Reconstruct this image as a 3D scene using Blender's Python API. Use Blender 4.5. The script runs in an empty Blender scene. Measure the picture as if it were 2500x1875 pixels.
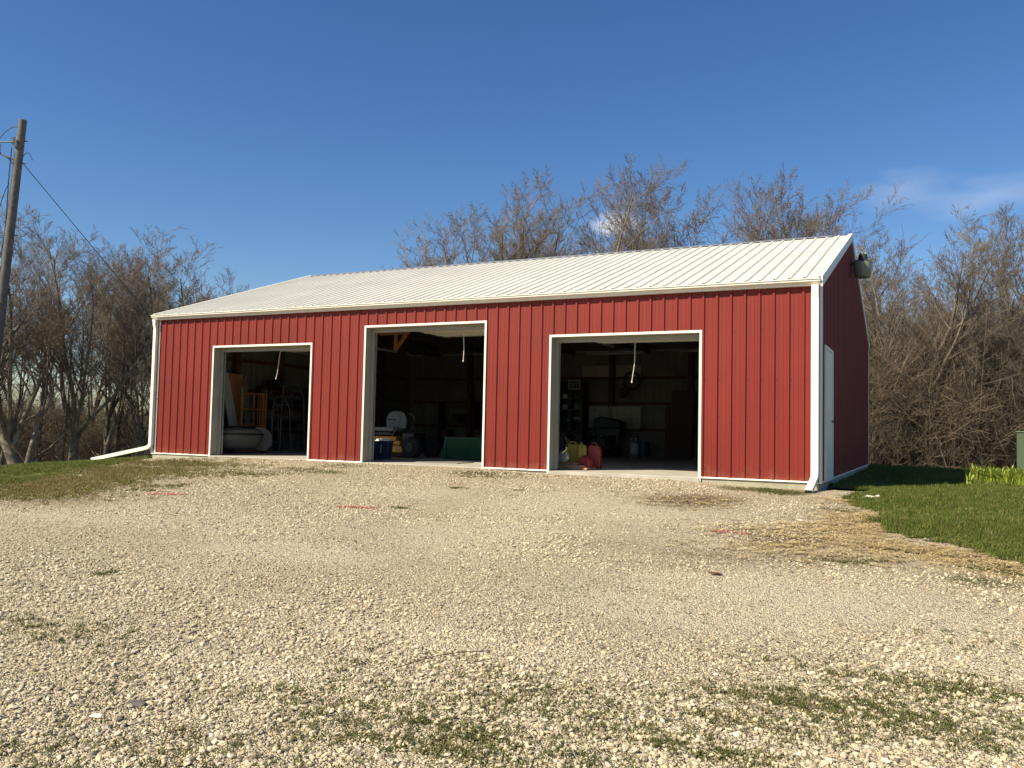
import bpy, math, random
import numpy as np
from mathutils import Vector, Matrix, noise
S = bpy.context.scene
R_ = math.radians
# ------------------------------------------------------------------ camera
CAM = Vector((16.328, -14.117, 0.720)); YAW, PIT, ROL = -0.4605, 0.0536, 0.0218
def cam_axes():
    cy, sy, cp, sp = math.cos(YAW), math.sin(YAW), math.cos(PIT), math.sin(PIT)
    f = Vector((sy*cp, cy*cp, sp)); r = Vector((cy, -sy, 0)); u = r.cross(f)
    cr, sr = math.cos(ROL), math.sin(ROL)
    return cr*r + sr*u, -sr*r + cr*u, f
CR, CU, CF = cam_axes()
cd = bpy.data.cameras.new("camera"); cam = bpy.data.objects.new("camera", cd); S.collection.objects.link(cam)
cd.sensor_width = 36; cd.lens = 36*2.0788/2.5; cd.clip_start = .05; cd.clip_end = 3000
M = Matrix.Identity(4)
for i in range(3): M[i][0], M[i][1], M[i][2], M[i][3] = CR[i], CU[i], -CF[i], CAM[i]
cam.matrix_world = M; S.camera = cam
# ------------------------------------------------------------------ sky, sun, exposure
SUN_EL = 43.0; SUN_H = Vector((-.55, -.835))          # horizontal direction towards the sun
SUN_AZ = math.atan2(SUN_H.x, SUN_H.y)                  # clockwise from +Y
W = bpy.data.worlds.new("World"); S.world = W; W.use_nodes = True
wn, wl = W.node_tree.nodes, W.node_tree.links; wn.clear()
wo = wn.new('ShaderNodeOutputWorld'); bg = wn.new('ShaderNodeBackground')
sky = wn.new('ShaderNodeTexSky'); sky.sky_type = 'NISHITA'; sky.sun_disc = False
sky.sun_elevation = R_(SUN_EL); sky.sun_rotation = SUN_AZ; sky.altitude = 200
sky.air_density = 1.0; sky.dust_density = .3; sky.ozone_density = 2.2
bg.inputs[1].default_value = .075
hs = wn.new('ShaderNodeHueSaturation'); hs.inputs['Saturation'].default_value = 1.28; hs.inputs['Hue'].default_value = .507
wl.new(sky.outputs[0], hs.inputs['Color'])
def world_cloud(prev, d, rad, sc, thr, amt, stretch):
    """a small cloud of noise around one sky direction"""
    tc = wn.new('ShaderNodeTexCoord')
    mp = wn.new('ShaderNodeMapping'); mp.inputs['Location'].default_value = [-c for c in d]; wl.new(tc.outputs['Generated'], mp.inputs[0])
    mp2 = wn.new('ShaderNodeMapping'); mp2.inputs['Rotation'].default_value = (0, 0, YAW); wl.new(mp.outputs[0], mp2.inputs[0])
    mp3 = wn.new('ShaderNodeMapping'); mp3.inputs['Scale'].default_value = stretch; wl.new(mp2.outputs[0], mp3.inputs[0])
    ln = wn.new('ShaderNodeVectorMath'); ln.operation = 'LENGTH'; wl.new(mp3.outputs[0], ln.inputs[0])
    mr = wn.new('ShaderNodeMapRange'); mr.inputs['From Min'].default_value = rad; mr.inputs['From Max'].default_value = 0; wl.new(ln.outputs['Value'], mr.inputs['Value'])
    nz = wn.new('ShaderNodeTexNoise'); nz.inputs['Scale'].default_value = sc; nz.inputs['Detail'].default_value = 6; wl.new(mp3.outputs[0], nz.inputs['Vector'])
    mu = wn.new('ShaderNodeMath'); mu.operation = 'MULTIPLY'; wl.new(mr.outputs[0], mu.inputs[0]); wl.new(nz.outputs[0], mu.inputs[1])
    m2 = wn.new('ShaderNodeMapRange'); m2.inputs['From Min'].default_value = thr; m2.inputs['From Max'].default_value = thr + .28; m2.inputs['To Max'].default_value = amt; wl.new(mu.outputs[0], m2.inputs['Value'])
    mx = wn.new('ShaderNodeMix'); mx.data_type = 'RGBA'; wl.new(m2.outputs[0], mx.inputs['Factor']); wl.new(prev, mx.inputs['A'])
    mx.inputs['B'].default_value = (8.2, 8.2, 8.6, 1)
    return mx.outputs['Result']
def raydir(px, py):
    d = CF + CR*((px - 1250)/2078.8) - CU*((py - 937.5)/2078.8); return d.normalized()
c1_ = world_cloud(hs.outputs[0], raydir(1500, 545), .040, 34, .12, .7, (1, 1, 2.0))
c1_ = world_cloud(c1_, raydir(2200, 455), .09, 16, .24, .15, (1, 1, 2.0))
c1_ = world_cloud(c1_, raydir(2420, 470), .15, 11, .24, .17, (1, 1, 3.5))
wl.new(c1_, bg.inputs[0]); wl.new(bg.outputs[0], wo.inputs[0])
sl = bpy.data.lights.new("sun", 'SUN'); sun = bpy.data.objects.new("sun", sl); S.collection.objects.link(sun)
sl.energy = 4.9; sl.angle = R_(.53); sl.color = (1, .89, .665)
to_sun = Vector((SUN_H.x*math.cos(R_(SUN_EL)), SUN_H.y*math.cos(R_(SUN_EL)), math.sin(R_(SUN_EL))))
sun.rotation_euler = to_sun.to_track_quat('Z', 'Y').to_euler(); sun.location = (-10, -30, 40)
S.view_settings.view_transform = 'Standard'; S.view_settings.look = 'None'; S.view_settings.exposure = 0.72; S.view_settings.gamma = 1
# ------------------------------------------------------------------ materials
def mat(name, col, rough=.6, metal=0, var=.12, vs=6, bump=0, bs=40, spec=.5, col2=None, detail=4, coat=0):
    m = bpy.data.materials.new(name); m.use_nodes = True; n, l = m.node_tree.nodes, m.node_tree.links
    b = n['Principled BSDF']; b.inputs['Roughness'].default_value = rough; b.inputs['Metallic'].default_value = metal
    b.inputs['Specular IOR Level'].default_value = spec
    if coat: b.inputs['Coat Weight'].default_value = coat
    tc = n.new('ShaderNodeTexCoord')
    nz = n.new('ShaderNodeTexNoise'); nz.inputs['Scale'].default_value = vs; nz.inputs['Detail'].default_value = detail; l.new(tc.outputs['Object'], nz.inputs['Vector'])
    cr = n.new('ShaderNodeValToRGB'); l.new(nz.outputs[0], cr.inputs[0])
    a = [max(0, c*(1 - var)) for c in col]; z = list(col2) if col2 else [min(1, c*(1 + var)) for c in col]
    cr.color_ramp.elements[0].position = .3; cr.color_ramp.elements[1].position = .7
    cr.color_ramp.elements[0].color = (*a, 1); cr.color_ramp.elements[1].color = (*z, 1)
    l.new(cr.outputs[0], b.inputs['Base Color'])
    if bump:
        n2 = n.new('ShaderNodeTexNoise'); n2.inputs['Scale'].default_value = bs; n2.inputs['Detail'].default_value = 5; l.new(tc.outputs['Object'], n2.inputs['Vector'])
        bp = n.new('ShaderNodeBump'); bp.inputs['Strength'].default_value = bump; bp.inputs['Distance'].default_value = .02; l.new(n2.outputs[0], bp.inputs['Height']); l.new(bp.outputs[0], b.inputs['Normal'])
    return m
def rand_mat(name, cols, rough=.85, bump=0, bs=60, trans=0):
    """colour picked per scattered piece (Object Info random)"""
    m = bpy.data.materials.new(name); m.use_nodes = True; n, l = m.node_tree.nodes, m.node_tree.links
    b = n['Principled BSDF']; b.inputs['Roughness'].default_value = rough; b.inputs['Specular IOR Level'].default_value = .25
    oi = n.new('ShaderNodeObjectInfo'); cr = n.new('ShaderNodeValToRGB'); l.new(oi.outputs['Random'], cr.inputs[0])
    e = cr.color_ramp.elements
    while len(e) < len(cols): e.new(.5)
    for i, c in enumerate(cols): e[i].position = i/(len(cols) - 1); e[i].color = (*c, 1)
    l.new(cr.outputs[0], b.inputs['Base Color'])
    if bump:
        tc = n.new('ShaderNodeTexCoord'); n2 = n.new('ShaderNodeTexNoise'); n2.inputs['Scale'].default_value = bs; l.new(tc.outputs['Object'], n2.inputs['Vector'])
        bp = n.new('ShaderNodeBump'); bp.inputs['Strength'].default_value = bump; bp.inputs['Distance'].default_value = .01; l.new(n2.outputs[0], bp.inputs['Height']); l.new(bp.outputs[0], b.inputs['Normal'])
    if trans:
        tr = n.new('ShaderNodeBsdfTranslucent'); l.new(cr.outputs[0], tr.inputs[0]); mx = n.new('ShaderNodeMixShader'); mx.inputs[0].default_value = trans
        l.new(b.outputs[0], mx.inputs[1]); l.new(tr.outputs[0], mx.inputs[2]); l.new(mx.outputs[0], n['Material Output'].inputs[0])
    return m
def wall_mat():
    m = mat('red_painted_steel', (.190, .0215, .0135), .5, var=.10, vs=.8, bump=.02, bs=2.2, spec=.3, detail=8); n, l = m.node_tree.nodes, m.node_tree.links; b = n['Principled BSDF']
    tc = n.new('ShaderNodeTexCoord'); sp = n.new('ShaderNodeSeparateXYZ'); l.new(tc.outputs['Object'], sp.inputs[0])
    nz = n.new('ShaderNodeTexNoise'); nz.inputs['Scale'].default_value = 7; nz.inputs['Detail'].default_value = 8; l.new(tc.outputs['Object'], nz.inputs['Vector'])
    ma = n.new('ShaderNodeMath'); ma.operation = 'MULTIPLY_ADD'; l.new(nz.outputs[0], ma.inputs[0]); ma.inputs[1].default_value = -.62; l.new(sp.outputs['Z'], ma.inputs[2])
    mr = n.new('ShaderNodeMapRange'); mr.inputs['From Min'].default_value = -.16; mr.inputs['From Max'].default_value = -.36; mr.inputs['To Max'].default_value = .22; l.new(ma.outputs[0], mr.inputs['Value'])
    mx = n.new('ShaderNodeMix'); mx.data_type = 'RGBA'; l.new(mr.outputs[0], mx.inputs['Factor']); l.new(n['Color Ramp'].outputs[0], mx.inputs['A']); mx.inputs['B'].default_value = (.30, .17, .10, 1); l.new(mx.outputs['Result'], b.inputs['Base Color']); return m
def roof_mat():
    m = mat('cream_roof_steel', (.66, .64, .57), .45, var=.06, vs=.9, detail=7); n, l = m.node_tree.nodes, m.node_tree.links; b = n['Principled BSDF']
    tc = n.new('ShaderNodeTexCoord'); mp = n.new('ShaderNodeMapping'); mp.inputs['Scale'].default_value = (7, .5, .5); l.new(tc.outputs['Object'], mp.inputs[0])
    nz = n.new('ShaderNodeTexNoise'); nz.inputs['Scale'].default_value = 1; nz.inputs['Detail'].default_value = 9; nz.inputs['Roughness'].default_value = .7; l.new(mp.outputs[0], nz.inputs['Vector'])
    mr = n.new('ShaderNodeMapRange'); mr.inputs['From Min'].default_value = .5; mr.inputs['From Max'].default_value = .75; mr.inputs['To Max'].default_value = .45; l.new(nz.outputs[0], mr.inputs['Value'])
    mx = n.new('ShaderNodeMix'); mx.data_type = 'RGBA'; l.new(mr.outputs[0], mx.inputs['Factor']); l.new(n['Color Ramp'].outputs[0], mx.inputs['A']); mx.inputs['B'].default_value = (.48, .44, .34, 1); l.new(mx.outputs['Result'], b.inputs['Base Color']); return m
MT = dict(
    jamb=mat('shade_toned_jamb_wrap', (.30, .285, .235), .55, var=.06, vs=3),  # taupe wrap, colour darkened to carry the shade inside the doorways
    red=wall_mat(),
    white=mat('white_painted_steel', (.80, .77, .68), .4, var=.04, vs=3),
    roof=roof_mat(),
    galv=mat('galvanised_steel', (.42, .42, .41), .35, .6, var=.15, vs=9),
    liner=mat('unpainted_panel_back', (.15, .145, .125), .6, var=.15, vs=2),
    lumber=mat('aged_lumber', (.10, .042, .026), .85, var=.3, vs=8, bump=.1),
    brace=mat('yellow_pine', (.42, .19, .07), .8, var=.25, vs=10, bump=.1),
    plywood=mat('plywood', (.33, .14, .055), .8, var=.25, vs=3, bump=.05),
    darkply=mat('dark_brown_board', (.055, .028, .018), .7, var=.25, vs=3),
    skirt=mat('weathered_skirt_board', (.44, .41, .30), .9, var=.3, vs=7, bump=.3, bs=25, col2=(.36, .36, .27)),
    slab=mat('concrete_slab', (.40, .37, .32), .85, var=.18, vs=3, bump=.1, bs=60, detail=8),
    black=mat('black_plastic', (.012, .012, .013), .5, var=.2),
    rubber=mat('rubber', (.018, .018, .018), .8, var=.2),
    dgrey=mat('dark_grey_steel', (.045, .047, .05), .5, .3, var=.2),
    grey=mat('grey_steel_tube', (.16, .17, .19), .45, .4, var=.2),
    chrome=mat('bright_steel', (.7, .7, .68), .2, .9, var=.05),
    vinyl=mat('grey_vinyl', (.20, .22, .22), .55, var=.12, vs=8),
    yellow=mat('yellow_plastic', (.34, .27, .03), .45, var=.1),
    mower=mat('amber_mower_paint', (.55, .24, .02), .4, var=.1),
    redp=mat('red_plastic', (.27, .025, .02), .45, var=.12),
    blue=mat('navy_plastic', (.015, .045, .085), .4, var=.12),
    tan=mat('grey_storage_plastic', (.30, .33, .37), .5, var=.08),
    green=mat('green_machine_paint', (.010, .075, .028), .4, var=.15, vs=5),
    orange=mat('orange_scaffold_paint', (.40, .17, .025), .5, var=.3, vs=12),
    hull=mat('off_white_fibreglass', (.19, .185, .16), .5, var=.12, vs=4),
    disc=mat('pale_disc_paint', (.26, .265, .24), .5, var=.1, vs=6),
    lattice=mat('white_lattice_plastic', (.55, .54, .48), .6, var=.05),
    foam=mat('foam_board', (.40, .38, .31), .8, var=.06),
    cord=mat('cotton_cord', (.75, .70, .60), .9, var=.1),
    tank=mat('propane_tank_paint', (.42, .46, .44), .4, var=.08),
    paper=mat('paper_sheets', (.75, .70, .60), .8, var=.1, vs=20),
    pole=mat('weathered_pole_wood', (.125, .118, .108), .9, var=.3, vs=7, bump=.4, bs=18, detail=8),
    porcelain=mat('grey_porcelain', (.30, .30, .28), .3, var=.1),
    lampglass=mat('ribbed_lamp_glass', (.24, .25, .19), .25, var=.1),
    ugreen=mat('utility_green_paint', (.060, .095, .050), .5, var=.1, vs=2),
    pad=mat('concrete_pad', (.28, .28, .27), .9, var=.12, vs=6),
    bark=mat('bark', (.13, .108, .085), .95, var=.35, vs=4, bump=.5, bs=14, col2=(.27, .225, .17)),
    twig=mat('twigs', (.14, .112, .088), .95, var=.3, vs=.6, col2=(.23, .185, .145)),
    twigred=mat('budding_twigs', (.145, .108, .085), .95, var=.3, vs=.6, col2=(.25, .195, .155)),
    brush=mat('brush_stems', (.12, .093, .063), .95, var=.45, vs=.35, col2=(.22, .17, .115)),
    mat_=mat('grey_floor_mat', (.20, .19, .17), .9, var=.15),
    plank=mat('lumber_planks', (.36, .20, .11), .8, var=.3, vs=7),
    flor=mat('shop_light_housing', (.40, .45, .42), .5, var=.05),
    ball=mat('brown_ball', (.10, .06, .035), .6, var=.2),
)
# ------------------------------------------------------------------ mesh helpers
COL = S.collection; WLOC = {}
class MB:
    def __init__(s): s.v = []; s.f = []; s.n = 0
    def add(s, v, f):
        v = np.asarray(v, float).reshape(-1, 3); s.v.append(v); s.f.extend([tuple(i + s.n for i in q) for q in f]); s.n += len(v); return s
    def box(s, a, b, rot=None, piv=None):
        (x0, y0, z0), (x1, y1, z1) = a, b
        v = [(x0,y0,z0),(x1,y0,z0),(x1,y1,z0),(x0,y1,z0),(x0,y0,z1),(x1,y0,z1),(x1,y1,z1),(x0,y1,z1)]
        if rot is not None:
            pv = Vector(piv if piv else [(p+q)/2 for p, q in zip(a, b)]); v = [tuple(rot @ (Vector(q) - pv) + pv) for q in v]
        return s.add(v, [(0,3,2,1),(4,5,6,7),(0,1,5,4),(1,2,6,5),(2,3,7,6),(3,0,4,7)])
    def bar(s, p, q, w, h=None, up=(0, 0, 1)):
        p, q = Vector(p), Vector(q); h = h or w; d = (q - p).normalized(); u = Vector(up)
        if abs(d.dot(u)) > .95: u = Vector((0, 1, 0))
        a = d.cross(u).normalized()*w/2; b = a.normalized().cross(d).normalized()*h/2
        v = [p-a-b, p+a-b, p+a+b, p-a+b, q-a-b, q+a-b, q+a+b, q-a+b]
        return s.add([tuple(i) for i in v], [(3,2,1,0),(4,5,6,7),(0,1,5,4),(1,2,6,5),(2,3,7,6),(3,0,4,7)])
    def tube(s, pts, r, k=8, cap=True):
        P = np.asarray([tuple(p) for p in pts], float); n = len(P); rr = np.broadcast_to(np.asarray(r, float), (n,))
        T = np.gradient(P, axis=0); T /= (np.linalg.norm(T, axis=1)[:, None] + 1e-9)
        ref = np.array((0, 0, 1.)) if abs(T[:, 2]).mean() < .8 else np.array((1., 0, 0))
        A = np.cross(T, ref); A /= (np.linalg.norm(A, axis=1)[:, None] + 1e-9); B = np.cross(T, A)
        an = np.arange(k)*2*np.pi/k
        V = P[:, None] + rr[:, None, None]*(np.cos(an)[None, :, None]*A[:, None] + np.sin(an)[None, :, None]*B[:, None])
        F = [(i*k+j, i*k+(j+1) % k, (i+1)*k+(j+1) % k, (i+1)*k+j) for i in range(n-1) for j in range(k)]
        if cap: F += [tuple(range(k))[::-1], tuple((n-1)*k+j for j in range(k))]
        return s.add(V.reshape(-1, 3), F)
    def lathe(s, prof, c, k=20, axis='z', sq=(1, 1)):
        V = []; 
        for r, h in prof:
            for j in range(k):
                a = 2*math.pi*j/k; x, y = r*math.cos(a)*sq[0], r*math.sin(a)*sq[1]
                V.append({'z': (x, y, h), 'y': (x, h, y), 'x': (h, x, y)}[axis])
        V = np.array(V) + np.array(c); n = len(prof)
        F = [(i*k+j, i*k+(j+1) % k, (i+1)*k+(j+1) % k, (i+1)*k+j) for i in range(n-1) for j in range(k)]
        F += [tuple(range(k))[::-1], tuple((n-1)*k+j for j in range(k))]
        return s.add(V, F)
    def extr(s, poly, a, b, axis='x'):
        """closed polygon in the plane across axis, extruded a..b"""
        n = len(poly); V = []
        for t in (a, b):
            for p, q in poly: V.append({'x': (t, p, q), 'y': (p, t, q), 'z': (p, q, t)}[axis])
        return s.add(V, [tuple(range(n)), tuple(range(n, 2*n))[::-1]] + [(j, n+j, n+(j+1) % n, (j+1) % n) for j in range(n)])
    def build(s, name, m, parent=None, smooth=False, bevel=0, loc=None):
        v = np.concatenate(s.v); w = np.array(WLOC.get(parent.as_pointer(), (0, 0, 0)) if parent else (loc or (0, 0, 0)), float)
        me = bpy.data.meshes.new(name); me.from_pydata((v - w).tolist(), [], s.f); me.update()
        o = bpy.data.objects.new(name, me); COL.objects.link(o)
        me.materials.append(MT[m] if isinstance(m, str) else m)
        if parent: o.parent = parent
        else: o.location = w
        WLOC[o.as_pointer()] = tuple(w)
        if smooth:
            me.polygons.foreach_set('use_smooth', [True]*len(me.polygons))
            try: me.set_sharp_from_angle(angle=R_(40))
            except Exception: pass
        if bevel:
            b = o.modifiers.new('bevel', 'BEVEL'); b.width = bevel; b.segments = 2; b.limit_method = 'ANGLE'
        return o
def tag(o, label=None, cat=None, group=None, kind=None):
    if label: o['label'] = label
    if cat: o['category'] = cat
    if group: o['group'] = group
    if kind: o['kind'] = kind
    return o
def thing(name, loc, label, cat, group=None):
    o = bpy.data.objects.new(name, None); COL.objects.link(o); o.location = loc; o.empty_display_size = .2
    WLOC[o.as_pointer()] = tuple(loc); return tag(o, label, cat, group)
def rz(a): return Matrix.Rotation(a, 3, 'Z')
def rx(a): return Matrix.Rotation(a, 3, 'X')
def ry(a): return Matrix.Rotation(a, 3, 'Y')
# ------------------------------------------------------------------ terrain
L, D, HE, SL = 14.73, 10.82, 3.204, .34
HP = HE + SL*D/2
D1, D2, D3 = (1.83, 4.6265), (5.98, 8.768), (10.09, 12.85)
def sstep(a, b, x):
    t = np.clip((x - a)/(b - a), 0, 1); return t*t*(3 - 2*t)
def gz(x, y):
    x = np.asarray(x, float); y = np.asarray(y, float)
    s = np.maximum(0, -y); z = -.10 - .0525*s*(s/(s + .35)) - .02*sstep(12.5, 14.5, x)*sstep(3, 0, s)
    z = z + np.exp(-(y/.9)**2)*sstep(.8, 2.2, x)*(.088 - .045*sstep(8.6, 10.2, x))*(1 - sstep(12.2, 13.6, x))*(y < 2)
    l = np.maximum(0, .6 - x); l2 = np.minimum(l, 14); z = z - .045*l2 - .0085*l2**2 - .02*np.maximum(0, l - 14)
    b = np.maximum(0, y - 12.4); b2 = np.minimum(b, 22); z = z - .030*b2 - .0022*b2**2
    z = z - .01*np.maximum(0, b - 22)
    r = np.maximum(0, x - 22); z = z - .02*np.minimum(r, 30)
    z = z + .012*np.sin(x*.9 + .4)*np.sin(y*.8)*(y < -.8) + .010*np.sin(x*2.3 + y*.7 + 1)*(y < -1.2)
    return np.maximum(z, -7.5)
def ground_at(px, py, z0=None):
    """world ground point seen in direction px,py of the photo"""
    d = CF + CR*((px - 1250)/2078.8) - CU*((py - 937.5)/2078.8)
    t = 1.5
    while t < 60:
        p = CAM + d*t
        if p.z < float(gz(p.x, p.y)): break
        t += .02
    return p
def at_depth(px, dep):
    d = CF + CR*((px - 1250)/2078.8); p = CAM + d*dep; return p.x, p.y, float(gz(p.x, p.y))
def grid_sheet(name, xs, ys, dz, m, keep=None, kind='structure', label=None, hole=None):
    X, Y = np.meshgrid(xs, ys, indexing='ij'); Z = gz(X, Y) + dz
    nx, ny = len(xs), len(ys); V = np.stack([X, Y, Z], -1).reshape(-1, 3)
    i, j = np.meshgrid(np.arange(nx-1), np.arange(ny-1), indexing='ij')
    q = np.stack([i*ny+j, (i+1)*ny+j, (i+1)*ny+j+1, i*ny+j+1], -1).reshape(-1, 4)
    cx = V[q].mean(1)
    if keep is not None: q = q[keep(cx[:, 0], cx[:, 1])]
    use = np.unique(q); mp = np.zeros(len(V), int); mp[use] = np.arange(len(use)); V = V[use]; q = mp[q]
    me = bpy.data.meshes.new(name); me.vertices.add(len(V)); me.vertices.foreach_set('co', V.ravel())
    me.loops.add(q.size); me.loops.foreach_set('vertex_index', q.ravel()); me.polygons.add(len(q))
    me.polygons.foreach_set('loop_start', np.arange(len(q))*4); me.polygons.foreach_set('loop_total', np.full(len(q), 4))
    me.update(calc_edges=True); me.polygons.foreach_set('use_smooth', [True]*len(q))
    o = bpy.data.objects.new(name, me); COL.objects.link(o); me.materials.append(m); tag(o, kind=kind, label=label); return o
def pip(x, y, poly):
    inside = np.zeros(np.shape(x), bool); n = len(poly)
    for i in range(n):
        (x0, y0), (x1, y1) = poly[i], poly[(i+1) % n]
        c = ((y0 > y) != (y1 > y)) & (x < (x1-x0)*(y-y0)/(y1-y0+1e-12)+x0); inside ^= c
    return inside
# lawn outlines from the photo's boundary, on the ground
LR = [(14.78, .9), (15.3, .55), (16.1, .75), (16.75, .95)]
for px, py in ((2178, 1199), (2080, 1212), (2074, 1236), (2118, 1242), (2166, 1256), (2152, 1278), (2178, 1300), (2270, 1318), (2385, 1350), (2500, 1385)):
    p = ground_at(px, py); LR.append((p.x, p.y))
LR += [(19.5, -6.6), (24, -9), (40, -9), (40, 16), (-14, 16), (-16, 14), (-22, 2), (-22, -6)]
LL = []
for px, py in ((0, 1186), (90, 1172), (180, 1154), (260, 1139), (330, 1126)):
    p = ground_at(px, py); LL.append((p.x, p.y))
LL.append((.1, -.25))
LAWN = LR + [(-22, -9.5), (5.2, -9.5)] + LL + [(-.1, .1), (-.1, 11), (14.78, 11)]
def wob(x, y): return .05*np.sin(x*9 + y*4) + .04*np.sin(x*17 - y*13) + .05*np.sin(y*11)
def in_lawn(x, y): return pip(x + wob(x, y), y + wob(y, x), LAWN)
def in_barn(x, y): return (x > .03) & (x < L-.03) & (y > .05) & (y < D-.05)

def gravel_mat():
    m = bpy.data.materials.new('gravel'); m.use_nodes = True; n, l = m.node_tree.nodes, m.node_tree.links
    b = n['Principled BSDF']; b.inputs['Roughness'].default_value = .95; b.inputs['Specular IOR Level'].default_value = .15
    tc = n.new('ShaderNodeTexCoord')
    def vor(sc, feat='F1'):
        v = n.new('ShaderNodeTexVoronoi'); v.inputs['Scale'].default_value = sc; v.feature = feat; l.new(tc.outputs['Object'], v.inputs['Vector']); return v
    def noi(sc, det=4, rough=.5):
        v = n.new('ShaderNodeTexNoise'); v.inputs['Scale'].default_value = sc; v.inputs['Detail'].default_value = det; v.inputs['Roughness'].default_value = rough; l.new(tc.outputs['Object'], v.inputs['Vector']); return v
    def ramp(src, stops):
        r = n.new('ShaderNodeValToRGB'); l.new(src, r.inputs[0]); e = r.color_ramp.elements
        while len(e) < len(stops): e.new(.5)
        for k, (p, c) in enumerate(stops): e[k].position = p; e[k].color = (*c, 1)
        return r.outputs[0]
    def mix(f, a, bb, t='MIX'):
        x = n.new('ShaderNodeMix'); x.data_type = 'RGBA'; x.blend_type = t
        if isinstance(f, float): x.inputs['Factor'].default_value = f
        else: l.new(f, x.inputs['Factor'])
        l.new(a, x.inputs['A'])
        if isinstance(bb, tuple): x.inputs['B'].default_value = (*bb, 1)
        else: l.new(bb, x.inputs['B'])
        return x.outputs['Result']
    v1 = vor(45); v2 = vor(95)
    sep = n.new('ShaderNodeSeparateColor'); l.new(v1.outputs['Color'], sep.inputs[0])
    sep2 = n.new('ShaderNodeSeparateColor'); l.new(v2.outputs['Color'], sep2.inputs[0])
    stones = ramp(sep.outputs[0], [(0, (.16, .13, .09)), (.16, (.44, .365, .25)), (.5, (.61, .52, .36)), (.85, (.72, .625, .45)), (1, (.78, .71, .55))])
    fines = ramp(sep2.outputs[0], [(0, (.30, .245, .165)), (.3, (.58, .485, .335)), (.7, (.68, .58, .41)), (1, (.76, .67, .50))])
    c = mix(ramp(noi(1.1, 5, .6).outputs[0], [(.42, (0, 0, 0)), (.6, (1, 1, 1))]), stones, fines)
    # damp, dusty and worn zones
    c = mix(ramp(noi(.45, 6, .65).outputs[0], [(.48, (0, 0, 0)), (.72, (.42, .42, .42))]), c, (.50, .395, .255))
    c = mix(ramp(noi(.9, 6, .7).outputs[0], [(.55, (0, 0, 0)), (.8, (.30, .30, .30))]), c, (.68, .57, .40))
    at = n.new('ShaderNodeAttribute'); at.attribute_name = 'stain'; sa = n.new('ShaderNodeSeparateColor'); l.new(at.outputs['Color'], sa.inputs[0])
    def masked(ch, sc, lo, hi):
        nn = noi(sc, 7, .75); a = n.new('ShaderNodeMath'); a.operation = 'MULTIPLY_ADD'; l.new(sa.outputs[ch], a.inputs[0]); a.inputs[1].default_value = .75; l.new(nn.outputs[0], a.inputs[2])
        return ramp(a.outputs[0], [(lo, (0, 0, 0)), (hi, (1, 1, 1))])
    tn = noi(3.5, 7, .7); ta = n.new('ShaderNodeMath'); ta.operation = 'MULTIPLY_ADD'; l.new(at.outputs['Alpha'], ta.inputs[0]); ta.inputs[1].default_value = .8; l.new(tn.outputs[0], ta.inputs[2])
    c = mix(ramp(ta.outputs[0], [(.62, (0, 0, 0)), (1.0, (.62, .62, .62))]), c, (.76, .66, .485))
    c = mix(masked(0, 15, .76, 1.16), c, (.22, .15, .085))        # brown leaf litter and mud
    c = mix(masked(1, 20, .72, 1.12), c, (.54, .40, .19))         # straw
    c = mix(masked(2, 24, .78, 1.05), c, (.16, .155, .055))        # moss and weeds
    vs_ = vor(60); ss = n.new('ShaderNodeSeparateColor'); l.new(vs_.outputs['Color'], ss.inputs[0])
    c = mix(ramp(ss.outputs[1], [(.86, (0, 0, 0)), (.90, (.7, .7, .7))]), c, (.12, .10, .07))     # dark chips, painting in the shaded gaps between stones
    l.new(c, b.inputs['Base Color'])
    h = n.new('ShaderNodeMath'); h.operation = 'ADD'
    l.new(v1.outputs['Distance'], h.inputs[0]); l.new(v2.outputs['Distance'], h.inputs[1])
    bp = n.new('ShaderNodeBump'); bp.invert = True; bp.inputs['Strength'].default_value = 1; bp.inputs['Distance'].default_value = .026
    l.new(h.outputs[0], bp.inputs['Height']); l.new(bp.outputs[0], b.inputs['Normal'])
    return m
def axis(segs):
    out = [segs[0][0]]
    for a, b, s in segs: out += list(np.linspace(a, b, max(1, int(round((b-a)/s))) + 1)[1:])
    return np.array(out)
MT['litter'] = mat('leaf_litter', (.10, .075, .045), .95, var=.4, vs=3, bump=.5, bs=12, col2=(.17, .125, .075), detail=8)
MT['turf'] = mat('turf', (.07, .10, .018), .95, var=.35, vs=2.2, bump=.4, bs=50, col2=(.17, .16, .05), detail=8)
big = axis([(-1500, -300, 200), (-300, -60, 30), (-60, -20, 4), (-20, 26, 1), (26, 60, 4), (60, 300, 30), (300, 1500, 200)])
bigy = axis([(-1500, -300, 200), (-300, -60, 30), (-60, -20, 4), (-20, 40, 1), (40, 80, 4), (80, 300, 30), (300, 1500, 200)])
grid_sheet('ground', big, bigy, -.06, MT['litter'])
gx = axis([(-16, -3, .3), (-3, 20, .1), (20, 30, .5)]); gy = axis([(-22, -16, .5), (-16, .2, .1)])
GR = grid_sheet('gravel_drive', gx, gy, 0, gravel_mat(), keep=lambda x, y: ~in_barn(x, y))
lx = axis([(-24, -8, .4), (-8, 6, .1), (6, 14, .5), (14, 19, .06), (19, 40, .5)]); ly = axis([(-10, -6, .2), (-6, 2, .06), (2, 16, .2)])
grid_sheet('lawn', lx, ly, .012, MT['turf'], keep=lambda x, y: in_lawn(x, y) & ~((x > 0) & (x < L) & (y > 0) & (y < D)))
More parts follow.
